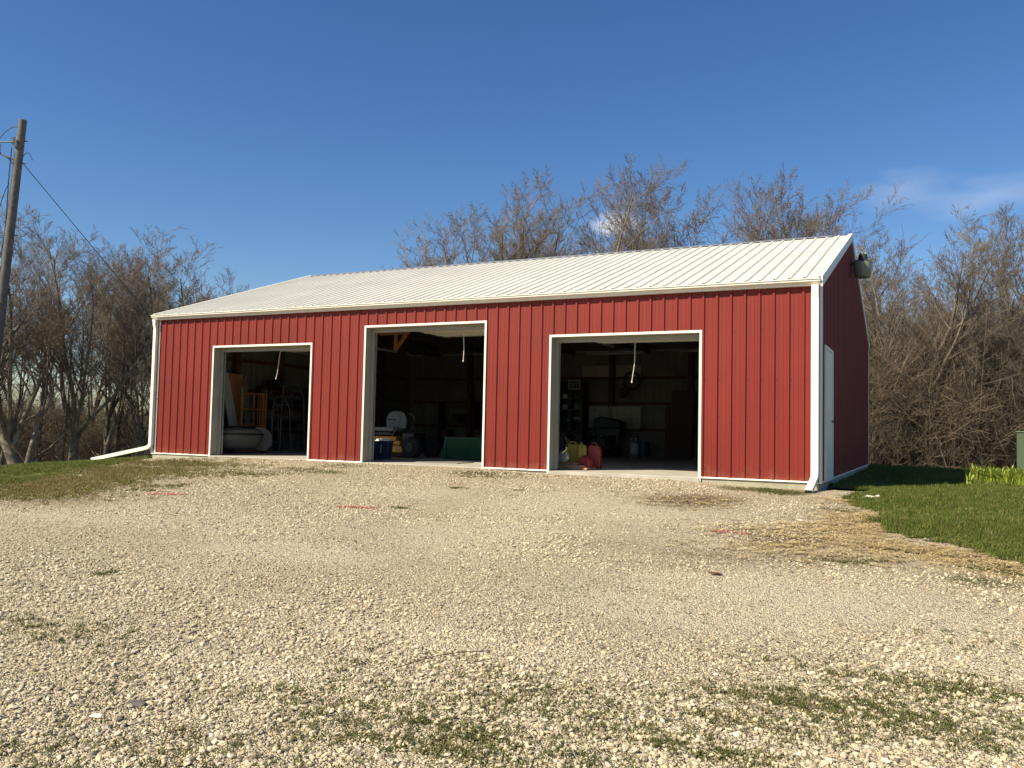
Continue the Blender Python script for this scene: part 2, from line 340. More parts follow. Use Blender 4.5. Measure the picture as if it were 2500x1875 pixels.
# stains painted where the photo has litter (r), straw (g), moss and weeds (b)
gv = np.zeros(len(GR.data.vertices)*3); GR.data.vertices.foreach_get('co', gv); gv = gv.reshape(-1, 3)
st = np.zeros((len(gv), 4)); st[:, 3] = 1
def blob(ch, px, py, rx_, ry_, amt=1.0):
    p = ground_at(px, py); k = 1.9 if ch < 2 else 1.3; d = ((gv[:, 0]-p.x)/(rx_*k))**2 + ((gv[:, 1]-p.y)/(ry_*k))**2
    st[:, ch] = np.maximum(st[:, ch], amt*(.72 if ch < 2 else .9)*np.exp(-d))
for a in [(1690, 1222, .55, .7), (1920, 1320, .35, .4), (1860, 1300, .5, .5, .8), (2000, 1360, .7, .4, .7), (1760, 1360, .8, .4, .7), (1500, 1330, .7, .4, .6), (1650, 1380, .6, .3, .6), (1440, 1182, .4, .4, .6),
          (2240, 1330, .5, .4, .6), (1250, 1290, .6, .4, .4), (130, 1215, 1.2, .8, .8), (2200, 1230, .3, .4), (2060, 1250, .4, .4, .8), (900, 1260, .5, .4, .4)]: blob(0, *a)
for a in [(2130, 1272, .35, .6), (2060, 1300, .5, .5, .8), (2200, 1345, .6, .4, .8), (2330, 1365, .6, .3, .9), (2090, 1225, .4, .5, .6), (1960, 1340, .6, .4, .6), (2450, 1400, .5, .3, .8), (2120, 1330, .6, .4, .6)]: blob(1, *a)
for a in [(300, 1150, 1.6, .8), (420, 1135, 1.6, .5), (180, 1175, 1.2, .9), (60, 1200, 1.2, .9), (620, 1155, .9, .5), (760, 1150, .8, .3), (1900, 1200, .5, .4), (1810, 1195, .4, .3, .8), (1160, 1155, .7, .3, .8), (1230, 1165, .6, .3, .7),
          (850, 1138, .5, .25, .7), (2100, 1530, .5, .3, .35), (2400, 1420, .4, .3, .8), (500, 1142, .9, .4, .8)]: blob(2, *a)
TR = []
for px, py, rx_, ry_ in ((2200, 1500, 1.1, .45), (1900, 1440, 1.2, .6), (1550, 1240, 1.0, 1.3), (1330, 1230, .9, 1.5), (1180, 1300, .9, 1.2), (250, 1250, 2.2, .9), (700, 1345, 1.1, .5), (1100, 1560, 1.0, .22), (560, 1620, .7, .16), (1700, 1500, 1.0, .4), (950, 1200, 1.2, .9), (500, 1270, 1.5, .7), (2420, 1620, .5, .3), (150, 1850, .4, .1), (2480, 1840, .2, .15)):
    p = ground_at(px, py); TR.append((p.x, p.y, rx_, ry_))
def track(x, y):
    t = np.zeros(np.shape(x))
    for a, b, c, d in TR: t = np.maximum(t, np.exp(-((x-a)/c)**2 - ((y-b)/d)**2))
    return t
st[:, 3] = track(gv[:, 0], gv[:, 1])
ca = GR.data.color_attributes.new('stain', 'FLOAT_COLOR', 'POINT'); ca.data.foreach_set('color', st.ravel())
# ------------------------------------------------------------------ the barn
barn = thing('pole_barn', (L/2, D/2, 0), 'long red ribbed steel pole barn with cream metal roof and three open overhead doors', 'barn')
SP, X0 = .2286, .3037
def profile(a, b, x0, flip=1):
    pts = [(a, 0)]; k = math.ceil((a - x0)/SP - .5)
    while True:
        c = x0 + k*SP
        if c > b + .1: break
        for dx, h in ((-.034, 0), (-.015, .024), (.015, .024), (.034, 0), (.070, 0), (.073, .003), (.079, .003), (.082, 0), (.146, 0), (.149, .003), (.155, .003), (.158, 0)):
            if a + .001 < c + dx < b - .001: pts.append((c + dx, h*flip))
        k += 1
    pts.append((b, 0)); return pts
def split_profile(pts, cuts):
    out = []
    for (x0_, h0), (x1_, h1) in zip(pts, pts[1:]):
        out.append((x0_, h0))
        for c in sorted(cuts):
            if x0_ < c < x1_: out.append((c, h0 + (h1-h0)*(c-x0_)/(x1_-x0_)))
    out.append(pts[-1]); return out
doors = [(D1, 2.446), (D2, 2.758), (D3, 2.446)]
mb = MB(); pr = split_profile(profile(.0, L, X0), [c for d, _ in doors for c in d])
for (xa, ha), (xb, hb) in zip(pr, pr[1:]):
    xm = (xa+xb)/2; lo = 0
    for (da, db), z in doors:
        if da < xm < db: lo = z
    mb.add([(xa, -ha, lo), (xb, -hb, lo), (xb, -hb, HE+.02), (xa, -ha, HE+.02)], [(0, 1, 2, 3)])
mb.build('front_wall', 'red', barn)
def gable(x, s):
    m = MB(); pr = split_profile(profile(0, D, .22), [D/2])
    for (ya, ha), (yb, hb) in zip(pr, pr[1:]):
        za, zb = HE + SL*min(ya, D-ya), HE + SL*min(yb, D-yb)
        m.add([(x+s*ha, ya, 0), (x+s*hb, yb, 0), (x+s*hb, yb, zb), (x+s*ha, ya, za)], [(0, 1, 2, 3) if s > 0 else (3, 2, 1, 0)])
    return m
gable(L, 1).build('gable_wall', 'red', barn); gable(0, -1).build('gable_wall', 'red', barn)
m = MB()
for (xa, ha), (xb, hb) in zip(profile(0, L, X0), profile(0, L, X0)[1:]): m.add([(xa, D+ha, 0), (xb, D+hb, 0), (xb, D+hb, HE), (xa, D+ha, HE)], [(3, 2, 1, 0)])
m.build('back_wall', 'red', barn)
# bare inner faces of the panels
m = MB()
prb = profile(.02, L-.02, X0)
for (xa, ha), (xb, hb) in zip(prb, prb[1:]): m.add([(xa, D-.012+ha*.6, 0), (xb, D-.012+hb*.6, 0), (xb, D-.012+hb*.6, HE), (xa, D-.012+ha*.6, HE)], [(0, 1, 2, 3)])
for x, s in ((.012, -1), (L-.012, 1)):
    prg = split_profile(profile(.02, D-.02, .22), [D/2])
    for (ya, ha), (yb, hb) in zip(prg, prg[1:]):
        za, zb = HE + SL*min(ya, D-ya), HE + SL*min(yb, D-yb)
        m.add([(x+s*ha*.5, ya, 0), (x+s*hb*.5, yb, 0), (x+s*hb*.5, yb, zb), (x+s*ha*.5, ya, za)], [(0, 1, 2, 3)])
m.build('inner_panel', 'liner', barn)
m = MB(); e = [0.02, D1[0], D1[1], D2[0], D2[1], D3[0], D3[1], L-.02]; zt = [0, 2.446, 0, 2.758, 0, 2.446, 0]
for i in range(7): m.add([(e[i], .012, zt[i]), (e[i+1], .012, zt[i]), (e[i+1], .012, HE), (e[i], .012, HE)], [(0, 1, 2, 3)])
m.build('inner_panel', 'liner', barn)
# roof
def slope(s, off, m, a, b, ribs=True):
    pr = profile(a, b, X0 + .02) if ribs else [(a, 0), (b, 0)]
    nz = Vector((0, -SL, 1)).normalized()
    for (xa, ha), (xb, hb) in zip(pr, pr[1:]):
        def P(x, h, y):
            yy = y - (SL*h*.9); z = HE + .035 + off + SL*y + h*.95
            return (x, yy if s < 0 else D - yy, z)
        m.add([P(xa, ha, -.095), P(xb, hb, -.095), P(xb, hb, D/2), P(xa, ha, D/2)], [(0, 1, 2, 3) if s < 0 else (3, 2, 1, 0)])
m = MB(); slope(-1, 0, m, -.02, L+.02); slope(1, 0, m, -.02, L+.02); roof = m.build('roof', 'roof', barn)
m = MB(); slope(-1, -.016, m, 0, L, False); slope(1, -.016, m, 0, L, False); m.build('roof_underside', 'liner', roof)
m = MB(); zr = HP + .035
m.extr([(D/2-.17, zr-.058+.026), (D/2, zr+.030), (D/2+.17, zr-.058+.026), (D/2+.17, zr-.058+.022), (D/2, zr+.024), (D/2-.17, zr-.058+.022)], -.03, L-.35); m.build('ridge_cap', 'galv', roof)
m = MB()
for x0_, x1_ in ((-.045, -.018), (L+.018, L+.045)):
    for s in (-1, 1):
        ya, yb = -.11, D/2
        P = lambda y, dz: ((y if s < 0 else D-y), HE + .035 + SL*y + dz)
        a, b, c, d = P(ya, .03), P(yb, .03), P(yb, -.13), P(ya, -.13)
        m.extr([a, b, c, d], x0_, x1_)
        m.extr([P(ya, .034), P(yb, .034), P(yb, .029), P(ya, .029)], min(x0_, x1_) - (.0 if x0_ < 0 else .05), max(x0_, x1_) + (.05 if x0_ < 0 else 0))
    m.build('rake_trim', 'white', barn); m = MB()
# gutter: K profile, front and back
gp = [(-.015, 3.205), (-.015, 3.095), (-.085, 3.095), (-.090, 3.118), (-.138, 3.150), (-.148, 3.156), (-.148, 3.188), (-.164, 3.188), (-.164, 3.204), (-.138, 3.204),
      (-.138, 3.160), (-.080, 3.122), (-.078, 3.100), (-.019, 3.100), (-.019, 3.205)]
m = MB(); m.extr([(a, b) for a, b in gp], -.05, L+.012); m.extr([(-.02, 3.2), (-.02, 3.1), (-.08, 3.1), (-.088, 3.124), (-.146, 3.16), (-.146, 3.2)], -.052, -.049); m.extr([(-.02, 3.2), (-.02, 3.1), (-.08, 3.1), (-.088, 3.124), (-.146, 3.16), (-.146, 3.2)], L+.011, L+.014)
m.build('gutter', 'white', barn)
m = MB(); m.extr([(D-a, b) for a, b in gp], -.05, L+.012); m.build('gutter', 'white', barn)
# corner trims
m = MB()
for x, s in ((0, 1), (L, -1)):
    a, b = sorted((x - s*.022, x + s*.135)); m.box((a, -.024, -.02), (b, -.018, HE-.02))
    a, b = sorted((x - s*.0245, x - s*.0185)); m.box((a, -.023, -.02), (b, .12, HE-.005))
    m.build('corner_trim', 'white', barn); m = MB()
    m.box((a, D-.12, 0), (b, D+.022, HE-.005)); m.build('corner_trim', 'white', barn); m = MB()
m = MB()   # base drip trim between doors
for a, b in ((.137, D1[0]-.012), (D1[1]+.012, D2[0]-.012), (D2[1]+.012, D3[0]-.012), (D3[1]+.012, L-.137)):
    m.extr([(-.004, .012), (-.024, .008), (-.030, -.010), (-.022, -.014), (-.004, -.002)], a, b); m.build('base_trim', 'white', barn); m = MB()
m.extr([(L+.004, .012), (L+.024, .008), (L+.028, -.010), (L+.018, -.014), (L+.004, -.002)], .125, D-.12, axis='y')
m.build('base_trim', 'white', barn)
m = MB()
for a, b in ((.02, D1[0]), (D1[1], D2[0]), (D2[1], D3[0]), (D3[1], L-.02)): m.box((a, .0, -.34), (b, .045, -.002))
m.box((L-.045, .046, -.34), (L-.002, D, -.002)); m.box((.002, .046, -.7), (.045, D, -.002)); m.box((.05, D-.045, -.5), (L-.05, D-.002, -.002))
m.build('skirt_board', 'skirt', barn)
m = MB(); m.box((.05, .047, -.3), (L-.05, D-.05, .0)); m.build('floor_slab', 'slab', barn)
for k, ((a, b), z) in enumerate(doors):
    m = MB(); m.box((a+.012, -.05 if k == 2 else -.03, -.3), (b-.012, .046, -.003)); m.build('door_sill', 'slab', barn, bevel=.008)
# door trims + jambs
for (a, b), z in doors:
    m = MB(); F, G = -.026, -.020
    m.box((a-.012, F-.004, -.07), (a+.028, G, z+.008)); m.box((b-.028, F-.004, -.07), (b+.012, G, z+.008)); m.box((a+.028, F-.004, z-.034), (b-.028, G, z+.008))
    fr = m.build('door_frame', 'white', barn); m = MB()
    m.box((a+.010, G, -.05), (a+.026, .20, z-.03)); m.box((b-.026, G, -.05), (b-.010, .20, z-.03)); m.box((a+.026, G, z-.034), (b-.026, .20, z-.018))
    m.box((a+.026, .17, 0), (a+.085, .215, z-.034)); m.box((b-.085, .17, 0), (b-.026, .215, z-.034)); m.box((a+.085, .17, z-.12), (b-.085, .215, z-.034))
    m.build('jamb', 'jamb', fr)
# screws in rows
m = MB()
for k in range(63):
    x = X0 + k*SP + .045
    for z in (.14, 1.02, 1.62, 2.42, 3.0):
        if any(a-.02 < x < b+.02 and z < h+.02 for (a, b), h in doors) or x > L-.15: continue
        m.box((x-.006, -.006, z-.006), (x+.006, 0, z+.006))
m.build('screw', 'dgrey', barn)['kind'] = 'stuff'
# downspouts
def rect_tube(name, pts, w, h, parent, open_end=True):
    m = MB()
    for i, (p, q) in enumerate(zip(pts, pts[1:])):
        m.bar(p, q, w, h, up=(0, 1, 0) if i == 0 and abs(Vector(q).z - Vector(p).z) > 1 else (0, 0, 1))
    return m
def swept_rect(m, P, w, h, side):
    """rectangular pipe along P; side = width direction (constant), mitred"""
    side = Vector(side).normalized(); P = [Vector(p) for p in P]; V = []
    for i, p in enumerate(P):
        if i == 0: d = (P[1]-p).normalized(); sc = 1
        elif i == len(P)-1: d = (p-P[i-1]).normalized(); sc = 1
        else:
            d0, d1 = (p-P[i-1]).normalized(), (P[i+1]-p).normalized(); d = (d0+d1).normalized(); sc = 1/max(.5, d.dot(d0))
        u = side.cross(d).normalized()*sc
        for a, b in ((-1, -1), (1, -1), (1, 1), (-1, 1)): V.append(tuple(p + side*a*w/2 + u*b*h/2))
    n = len(P); F = [(4*i+j, 4*i+(j+1) % 4, 4*i+4+(j+1) % 4, 4*i+4+j) for i in range(n-1) for j in range(4)] + [(3, 2, 1, 0)]
    m.add(V, F); return V[-4:]
m = MB(); xc = L-.065
swept_rect(m, [(xc, -.10, 3.10), (xc, -.095, 3.0), (xc, -.073, 2.9), (xc, -.073, .22), (xc, -.09, .13), (xc, -.13, .07), (xc-.03, -.60, -.125)], .105, .078, (1, 0, 0))
m.bar((xc-.055, -.115, .80), (xc+.055, -.115, .80), .004, .02)
sp = m.build('downspout', 'white', barn, bevel=.006)
m = MB(); m.bar((xc-.03, -.598, -.124), (xc-.03, -.606, -.126), .086, .060); m.build('mouth_shade_plate', 'black', sp)  # black plate standing in for the shade inside the open pipe
m = MB(); xl = .033
swept_rect(m, [(xl, -.10, 3.10), (xl, -.095, 3.0), (xl, -.068, 2.9), (xl, -.068, .24)], .085, .075, (1, 0, 0))
swept_rect(m, [(xl, -.068, .245), (xl-.005, -.068, .19), (xl-.06, -.070, .135), (xl-.16, -.075, .105), (-1.78, -.20, -.215)], .075, .085, (0, 1, 0))
m.bar((xl-.05, -.11, 1.35), (xl+.05, -.11, 1.35), .004, .02)
sp = m.build('downspout', 'white', barn, bevel=.006); sp['label'] = 'white downspout with a long sloping extension over the grass'
# walk door on the gable
m = MB(); ya, yb, zt_ = .42, 1.50, 2.15
m.box((L+.019, ya-.05, -.01), (L+.045, ya, zt_+.05)); m.box((L+.019, yb, -.01), (L+.045, yb+.05, zt_+.05)); m.box((L+.019, ya, zt_), (L+.045, yb, zt_+.05)); m.box((L+.019, ya, -.01), (L+.05, yb, .02))
m.build('walk_door_frame', 'white', barn, bevel=.003)
m = MB(); m.box((L+.020, ya+.003, .022), (L+.032, yb-.003, zt_-.003))
m.box((L+.032, ya+.10, .12), (L+.036, ya+.50, .95)); m.box((L+.032, ya+.58, .12), (L+.036, yb-.10, .95)); m.box((L+.032, ya+.10, 1.1), (L+.036, ya+.5, 2.0)); m.box((L+.032, ya+.58, 1.1), (L+.036, yb-.10, 2.0))
wd = m.build('walk_door', 'white', barn, bevel=.002)
m = MB(); m.lathe([(.012, L+.032), (.028, L+.040), (.012, L+.046), (.012, L+.07), (.026, L+.078), (.030, L+.095), (.018, L+.108)], (0, yb-.10, .98), 14, 'x'); m.build('door_knob', 'dgrey', wd, smooth=True)
# posts, girts, trusses inside
def part_box(name, a, b, m_, parent=barn):
    return MB().box(a, b).build(name, m_, parent)
for x in (2.45, 4.95, 7.44, 9.9, 12.3):
    part_box('wall_post', (x-.075, D-.19, 0), (x+.075, D-.05, HE), 'lumber')
for y in (2.45, 4.1, 6.6, 8.9):
    for x in (.055, L-.20): part_box('wall_post', (x, y-.075, 0), (x+.145, y+.075, HE+SL*min(y, D-y)-.1), 'lumber')
for z in (.80, 1.60, 2.38):
    part_box('girt', (.2, D-.05, z-.045), (L-.2, D-.014, z+.045), 'lumber')
    part_box('girt', (.018, .2, z-.045), (.054, D-.2, z+.045), 'lumber'); part_box('girt', (L-.054, .2, z-.045), (L-.018, D-.2, z+.045), 'lumber')
for x in (1.25, 3.7, 6.15, 8.6, 11.0, 13.5):
    m = MB(); m.box((x-.02, .06, HE-.10), (x+.02, D-.06, HE))
    for s in (-1, 1):
        f = lambda y: y if s < 0 else D-y
        m.bar((x, f(.06), HE-.02), (x, f(D/2-.02), HP-.10), .04, .11, up=(1, 0, 0)); m.bar((x, f(1.9), HE), (x, f(2.7), HE+.85), .04, .09, up=(1, 0, 0)); m.bar((x, f(3.6), HE), (x, f(2.7), HE+.85), .04, .09, up=(1, 0, 0)); m.bar((x, f(3.6), HE), (x, D/2, HP-.15), .04, .09, up=(1, 0, 0))
    m.build('roof_truss', 'lumber', barn)
m = MB(); m.box((1.2, .22, 2.80), (L-.6, .26, 3.1)); m.build('door_header', 'lumber', barn)
# raised overhead doors with tracks and pull cords
cordp = [(.0, .0), (.003, .12), (-.004, .25), (-.010, .38), (.0, .44)]
for k, ((a, b), z) in enumerate(doors):
    zz = z + .10; m = MB(); n = 4 if k != 1 else 5
    for i in range(n):
        y0 = .42 + i*.53; m.box((a+.09, y0, zz), (b-.09, y0+.515, zz+.04))
        for j in range(1, 3): m.box((a+.10, y0+.15*j+.03, zz-.006), (b-.10, y0+.15*j+.05, zz))
        m.box((a+.12, y0+.005, zz-.03), (b-.12, y0+.03, zz-.001))
    od = m.build('overhead_door', 'white', barn)
    m = MB()
    for x in (a+.065, b-.065):
        m.box((x-.015, .25, 0.02), (x+.015, .29, z-.15)); m.bar((x, .27, z-.15), (x, .33, z+.02), .03, .04); m.bar((x, .33, z+.02), (x, .5, z+.095), .03, .04); m.box((x-.02, .5, zz-.01), (x+.02, 3.2, zz+.04))
        m.bar((x, 1.7, zz+.04), (x, 1.7, HE-.1), .03, .005)
    m.tube([(a+.1, .33, z+.09), (b-.1, .33, z+.09)], .025, 8)
    m.build('door_track', 'galv', od)
    cx = [3.40, 8.05, 11.57][k]; cl = [.80, .80, .92][k]; cy = [.40, .40, .40][k]; sw = [-.10, .0, -.055][k]
    pts = [(cx + sw*(t**2) + .006*math.sin(t*9+k), cy, zz - cl*t - .02*0) for t in np.linspace(0, 1, 9)]
    MB().tube(pts, .0065, 6).lathe([(.006, pts[-1][2]-.03), (.013, pts[-1][2]-.02), (.013, pts[-1][2]), (.006, pts[-1][2]+.01)], (pts[-1][0], cy, 0), 8).build('pull_cord', 'cord', od, smooth=True)
m = MB(); m.box((4.38, 3.35, 2.56), (4.47, 3.39, 3.11)); m.bar((4.43, 3.33, 2.60), (4.83, 3.33, 3.08), .09, .04, up=(0, 1, 0)); m.box((3.9, 3.40, 3.0), (4.75, 3.44, 3.09)); m.build('track_hanger', 'brace', barn)
# ------------------------------------------------------------------ gable lamp
lm = thing('barn_light', (L+.02, 5.3, 4.30), 'grey dusk-to-dawn lamp with bucket shade high on the shaded gable', 'lamp')
lx_, ly_ = 14.99, 5.25
MB().bar((L+.02, 5.3, 4.42), (L+.05, 5.3, 4.42), .12, .16).tube([(L+.04, 5.3, 4.42), (L+.10, 5.28, 4.47), (lx_-.04, ly_, 4.50)], .022, 8).build('arm', 'dgrey', lm, smooth=True)
MB().lathe([(.05, 4.62), (.085, 4.60), (.095, 4.48), (.15, 4.455), (.185, 4.43), (.185, 4.42)], (lx_, ly_, 0), 24).build('housing', 'dgrey', lm, smooth=True)
MB().lathe([(.010, 4.66), (.032, 4.655), (.036, 4.60)], (lx_-.02, ly_, 0), 14).box((lx_+.03, ly_-.05, 4.57), (lx_+.07, ly_+.05, 4.64)).build('photocell', 'porcelain', lm, smooth=True)
MB().lathe([(.205, 4.43), (.20, 4.35), (.178, 4.19), (.155, 4.115), (.10, 4.10)], (lx_, ly_, 0), 28).build('shade', 'lampglass', lm, smooth=True)
# ------------------------------------------------------------------ utility pole
px_, py_, pz_ = -6.55, .75, float(gz(-6.55, .75))
pole = thing('utility_pole', (px_-1.1, py_, pz_-.3), 'weathered leaning wooden utility pole at the left edge with wires and insulators', 'utility pole')
PT = Vector((px_-.15, py_+.1, 9.15)); PB = Vector((px_-.62, py_-.25, pz_-.3))
def pp(t): return PB.lerp(PT, t)
MB().tube([tuple(pp(t)) for t in np.linspace(0, 1, 9)], np.linspace(.165, .105, 9), 18).build('shaft', 'pole', pole, smooth=True)
def on_pole(h): return pp((h - PB.z)/(PT.z - PB.z))
h1 = on_pole(8.55); h2 = on_pole(8.0)
m = MB(); q = h1
CRH = Vector((.896, .444, 0)).normalized()*-1
m.tube([tuple(q - CRH*.22), tuple(q + CRH*1.0 + Vector((0, 0, -.08)))], .018, 8)
m.build('bracket', 'dgrey', pole, smooth=True); m = MB(); m.tube([tuple(on_pole(7.95)), tuple(q + CRH*.62 + Vector((0, 0, -.34))), tuple(q + CRH*1.05 + Vector((0, 0, -.38)))], .024, 8)
m.build('brace_arm', 'dgrey', pole, smooth=True); m = MB(); m.tube([tuple(on_pole(7.75) - CRH*.05), tuple(q + CRH*.42 + Vector((0, 0, -.42)))], .016, 6)
m.build('brace_arm', 'dgrey', pole, smooth=True); m = MB(); m.tube([tuple(on_pole(5.85) - CRH*.32), tuple(on_pole(5.85) + CRH*.5)], .014, 6)
m.build('through_bolt', 'dgrey', pole); m = MB(); m.tube([tuple(on_pole(7.9) - CRH*.25), tuple(on_pole(7.9) + CRH*.25)], .012, 6)
m.build('through_bolt', 'dgrey', pole, smooth=True)
def insul(p, s=1, tilt=0):
    m = MB(); pf = []
    for i in range(5): pf += [(.03*s, i*.05*s), (.062*s, (i*.05+.018)*s), (.03*s, (i*.05+.03)*s)]
    m.lathe(pf, (p.x, p.y, p.z), 14); return m.build('insulator', 'porcelain', pole, smooth=True)
insul(q + CRH*.60 + Vector((0, 0, -.34))); insul(q + CRH*.20 + Vector((0, 0, -.10)), .9); insul(q + CRH*.98 + Vector((0, 0, -.55)), 1.5); insul(on_pole(5.80) + CRH*.42, .7); insul(on_pole(8.62)+Vector((.0, -.13, -.3)), 1.0)
m = MB()
def sag(p, q_, s, n=10): return [tuple(p.lerp(q_, t) + Vector((0, 0, -s*4*t*(1-t)))) for t in np.linspace(0, 1, n)]
m.tube(sag(on_pole(8.95)+CRH*.12, q + CRH*.62, -.12), .010, 5); m.tube(sag(q + CRH*.62, q + CRH*1.05, -.14), .010, 5)
side = Vector((0, -.12, 0)) + CRH*.06
m.tube([tuple(on_pole(h)+side*a) for h, a in ((8.3, 1.25), (7.4, 1.15), (6.6, .9), (5.8, .75), (5.2, 1.1), (4.9, 1.4), (4.4, 1.5))], .016, 6)
m.tube(sag(on_pole(7.3)+side, on_pole(6.0)+CRH*.45, -.2), .010, 5); m.tube(sag(on_pole(8.1)-CRH*.12, on_pole(8.0)-CRH*.4, -.16), .008, 5)
m.build('jumper_cable', 'black', pole)
m = MB(); m.tube([tuple(on_pole(h)+CRH*.16+Vector((0, -.04, 0))) for h in (4.9, 3.9)], .035, 8); m.box(tuple(on_pole(4.9)+CRH*.16+Vector((-.05, -.08, -.06))), tuple(on_pole(4.9)+CRH*.16+Vector((.05, .04, .06)))); m.build('conduit', 'dgrey', pole)
MB().tube([tuple(on_pole(5.85)+CRH*.5), tuple(on_pole(5.85)+CRH*9+Vector((0, 0, .25)))], .012, 5).build('service_wire', 'black', pole)
g0 = on_pole(7.95) - CRH*.10
de = CAM + (CF + CR*((640-1250)/2078.8) - CU*((1100-937.5)/2078.8))*31
MB().tube([tuple(g0), tuple(g0.lerp(de, .5)), tuple(de)], .011, 5).build('guy_wire', 'dgrey', pole)
# ------------------------------------------------------------------ things inside: right bay
def gas_can(name, x, y, z, ang, w, d, h, m_, label, spout=True):
    t = thing(name, (x, y, z), label, 'fuel can', 'plastic fuel cans in the right doorway')
    R = rz(ang); m = MB()
    prof = [(-w/2, 0), (w/2, 0), (w/2, h*.80), (w*.34, h), (-w*.40, h), (-w/2, h*.88)]
    v0 = len(m.v); m.extr(prof, -d/2, d/2, 'y')
    V = m.v[-1]; m.v[-1] = np.array([tuple(R @ Vector(p) + Vector((x, y, z))) for p in V])
    b = m.build('can_body', m_, t, bevel=min(.02, d*.15))
    m = MB(); pts = [(-w*.28, 0, h*.98), (-w*.24, 0, h*1.10), (0, 0, h*1.12), (w*.16, 0, h*1.02), (w*.18, 0, h*.96)]
    m.tube([tuple(R @ Vector(p) + Vector((x, y, z))) for p in pts], .016, 8); m.build('handle', m_, t, smooth=True)
    if spout:
        m = MB(); pts = [(w*.34, 0, h*.82), (w*.50, 0, h*.98), (w*.66, 0, h*.88), (w*.74, 0, h*.55)]
        m.tube([tuple(R @ Vector(p) + Vector((x, y, z))) for p in pts], [.026, .022, .018, .016], 10); m.build('spout', 'yellow', t, smooth=True)
    return t
m = MB()
stack = thing('plank_stack', (10.0, 1.15, .01), 'low pile of brown planks under the fuel cans in the right doorway', 'planks')
for i, (z, y0, y1, x0_, x1_) in enumerate([(.01, .62, .80, 9.9, 10.60), (.01, .83, 1.02, 9.85, 10.62), (.05, .64, .83, 9.88, 10.52), (.05, .88, 1.06, 9.9, 10.48), (.09, .72, .90, 9.9, 10.36)]):
    MB().box((x0_, y0, z), (x1_, y1, z+.036), rot=rz(.03*(i % 3-1))).build('plank', 'plank', stack, bevel=.003)
gas_can('fuel_can', 10.12, 1.13, .10, .15, .30, .17, .37, 'yellow', 'yellow fuel can lying furthest left behind the chrome handle', False)
gas_can('fuel_can', 10.32, 1.02, .09, -.9, .22, .15, .37, 'yellow', 'yellow fuel can with bent yellow spout beside the red cans')
gas_can('fuel_can', 10.48, 1.32, .012, .2, .25, .20, .44, 'redp', 'taller red fuel can standing behind the small red can', False)
gas_can('fuel_can', 10.47, .88, .012, -.12, .22, .18, .22, 'redp', 'small squat red fuel can at the front of the right doorway', False)
tl = thing('string_trimmer', (10.05, .70, .12), 'garden engine tool with bent bright steel handle lying on the planks', 'garden tool')
MB().lathe([(.04, .58), (.10, .59), (.115, .62), (.105, .66), (.05, .69)], (10.12, 0, .235), 20, 'y').build('starter_cover', 'galv', tl, smooth=True)
MB().box((10.0, .62, .14), (10.14, .80, .28)).lathe([(.035, .55), (.045, .56), (.045, .62), (.02, .63)], (10.00, 0, .225), 14, 'y').build('engine', 'dgrey', tl, bevel=.01)
MB().tube([(9.97, .56, .255), (10.05, .55, .262), (10.12, .56, .31), (10.19, .57, .365), (10.21, .58, .43)], .012, 8).build('bent_handle', 'chrome', tl, smooth=True)
MB().tube([(10.21, .58, .42), (10.225, .58, .50), (10.235, .58, .57)], .018, 8).build('grip', 'rubber', tl, smooth=True)
MB().tube([(10.20, .60, .50), (10.185, .60, .56), (10.165, .60, .61)], .006, 6).build('trigger_lever', 'orange', tl)
MB().tube([(9.98, .75, .23), (9.75, .78, .32), (9.5, .8, .36)], .012, 6).tube([(10.0, .6, .22), (9.7, .55, .24)], .016, 6).build('drive_shaft', 'chrome', tl, smooth=True)
# cabinet of drawers and shelves at the back wall
cb = thing('storage_cabinet', (6.30, 10.4, 0), 'tall dark steel cabinet with cluttered open shelves at the back wall', 'cabinet')
m = MB(); X1, X2, Y1, Y2 = 5.92, 6.70, 10.15, 10.58
m.box((X1, Y1, 0), (X1+.03, Y2, 2.25)); m.box((X2-.03, Y1, 0), (X2, Y2, 2.25)); m.box((X1, Y2-.02, 0), (X2, Y2, 2.25)); m.box((6.29, Y1+.01, .7), (6.32, Y2, 2.0)); m.build('case', 'dgrey', cb)
for z in (.06, .7, 1.02, 1.36, 1.70, 2.0, 2.23): part_box('shelf', (X1+.03, Y1, z), (X2-.03, Y2-.02, z+.02), 'dgrey', cb)
for x, z, w, h, c in ((6.02, 1.72, .16, .14, 'tank'), (6.40, 1.38, .22, .2, 'green'), (6.05, 1.04, .2, .10, 'porcelain'), (6.40, 1.04, .2, .12, 'tan'), (6.02, 1.38, .18, .16, 'grey'), (6.4, 1.72, .2, .12, 'dgrey')):
    tag(MB().box((x, Y1+.06, z), (x+w, Y1+.28, z+h)).build('storage_tin', c, loc=(x, Y1+.06, z), bevel=.01), {'tank': 'pale tin on the second shelf of the dark cabinet', 'green': 'teal green box in the middle of the dark cabinet', 'porcelain': 'pale low tin on the lower left shelf of the dark cabinet', 'tan': 'blue grey tub on the lower right shelf of the dark cabinet', 'grey': 'grey box left of the teal box in the dark cabinet', 'dgrey': 'charcoal box on the upper right shelf of the dark cabinet'}[c], 'container', 'small containers on the cabinet shelves')
pf = thing('wall_calendar', (6.42, 10.12, 2.0), 'white gridded wire panel hung high on the dark cabinet', 'wire rack')
m = MB(); 
for i in range(5): m.box((6.26+.085*i-.005, 10.125, 2.02), (6.26+.085*i+.005, 10.13, 2.27))
for i in range(4): m.box((6.26, 10.122, 2.02+.083*i-.005), (6.60, 10.125, 2.02+.083*i+.005))
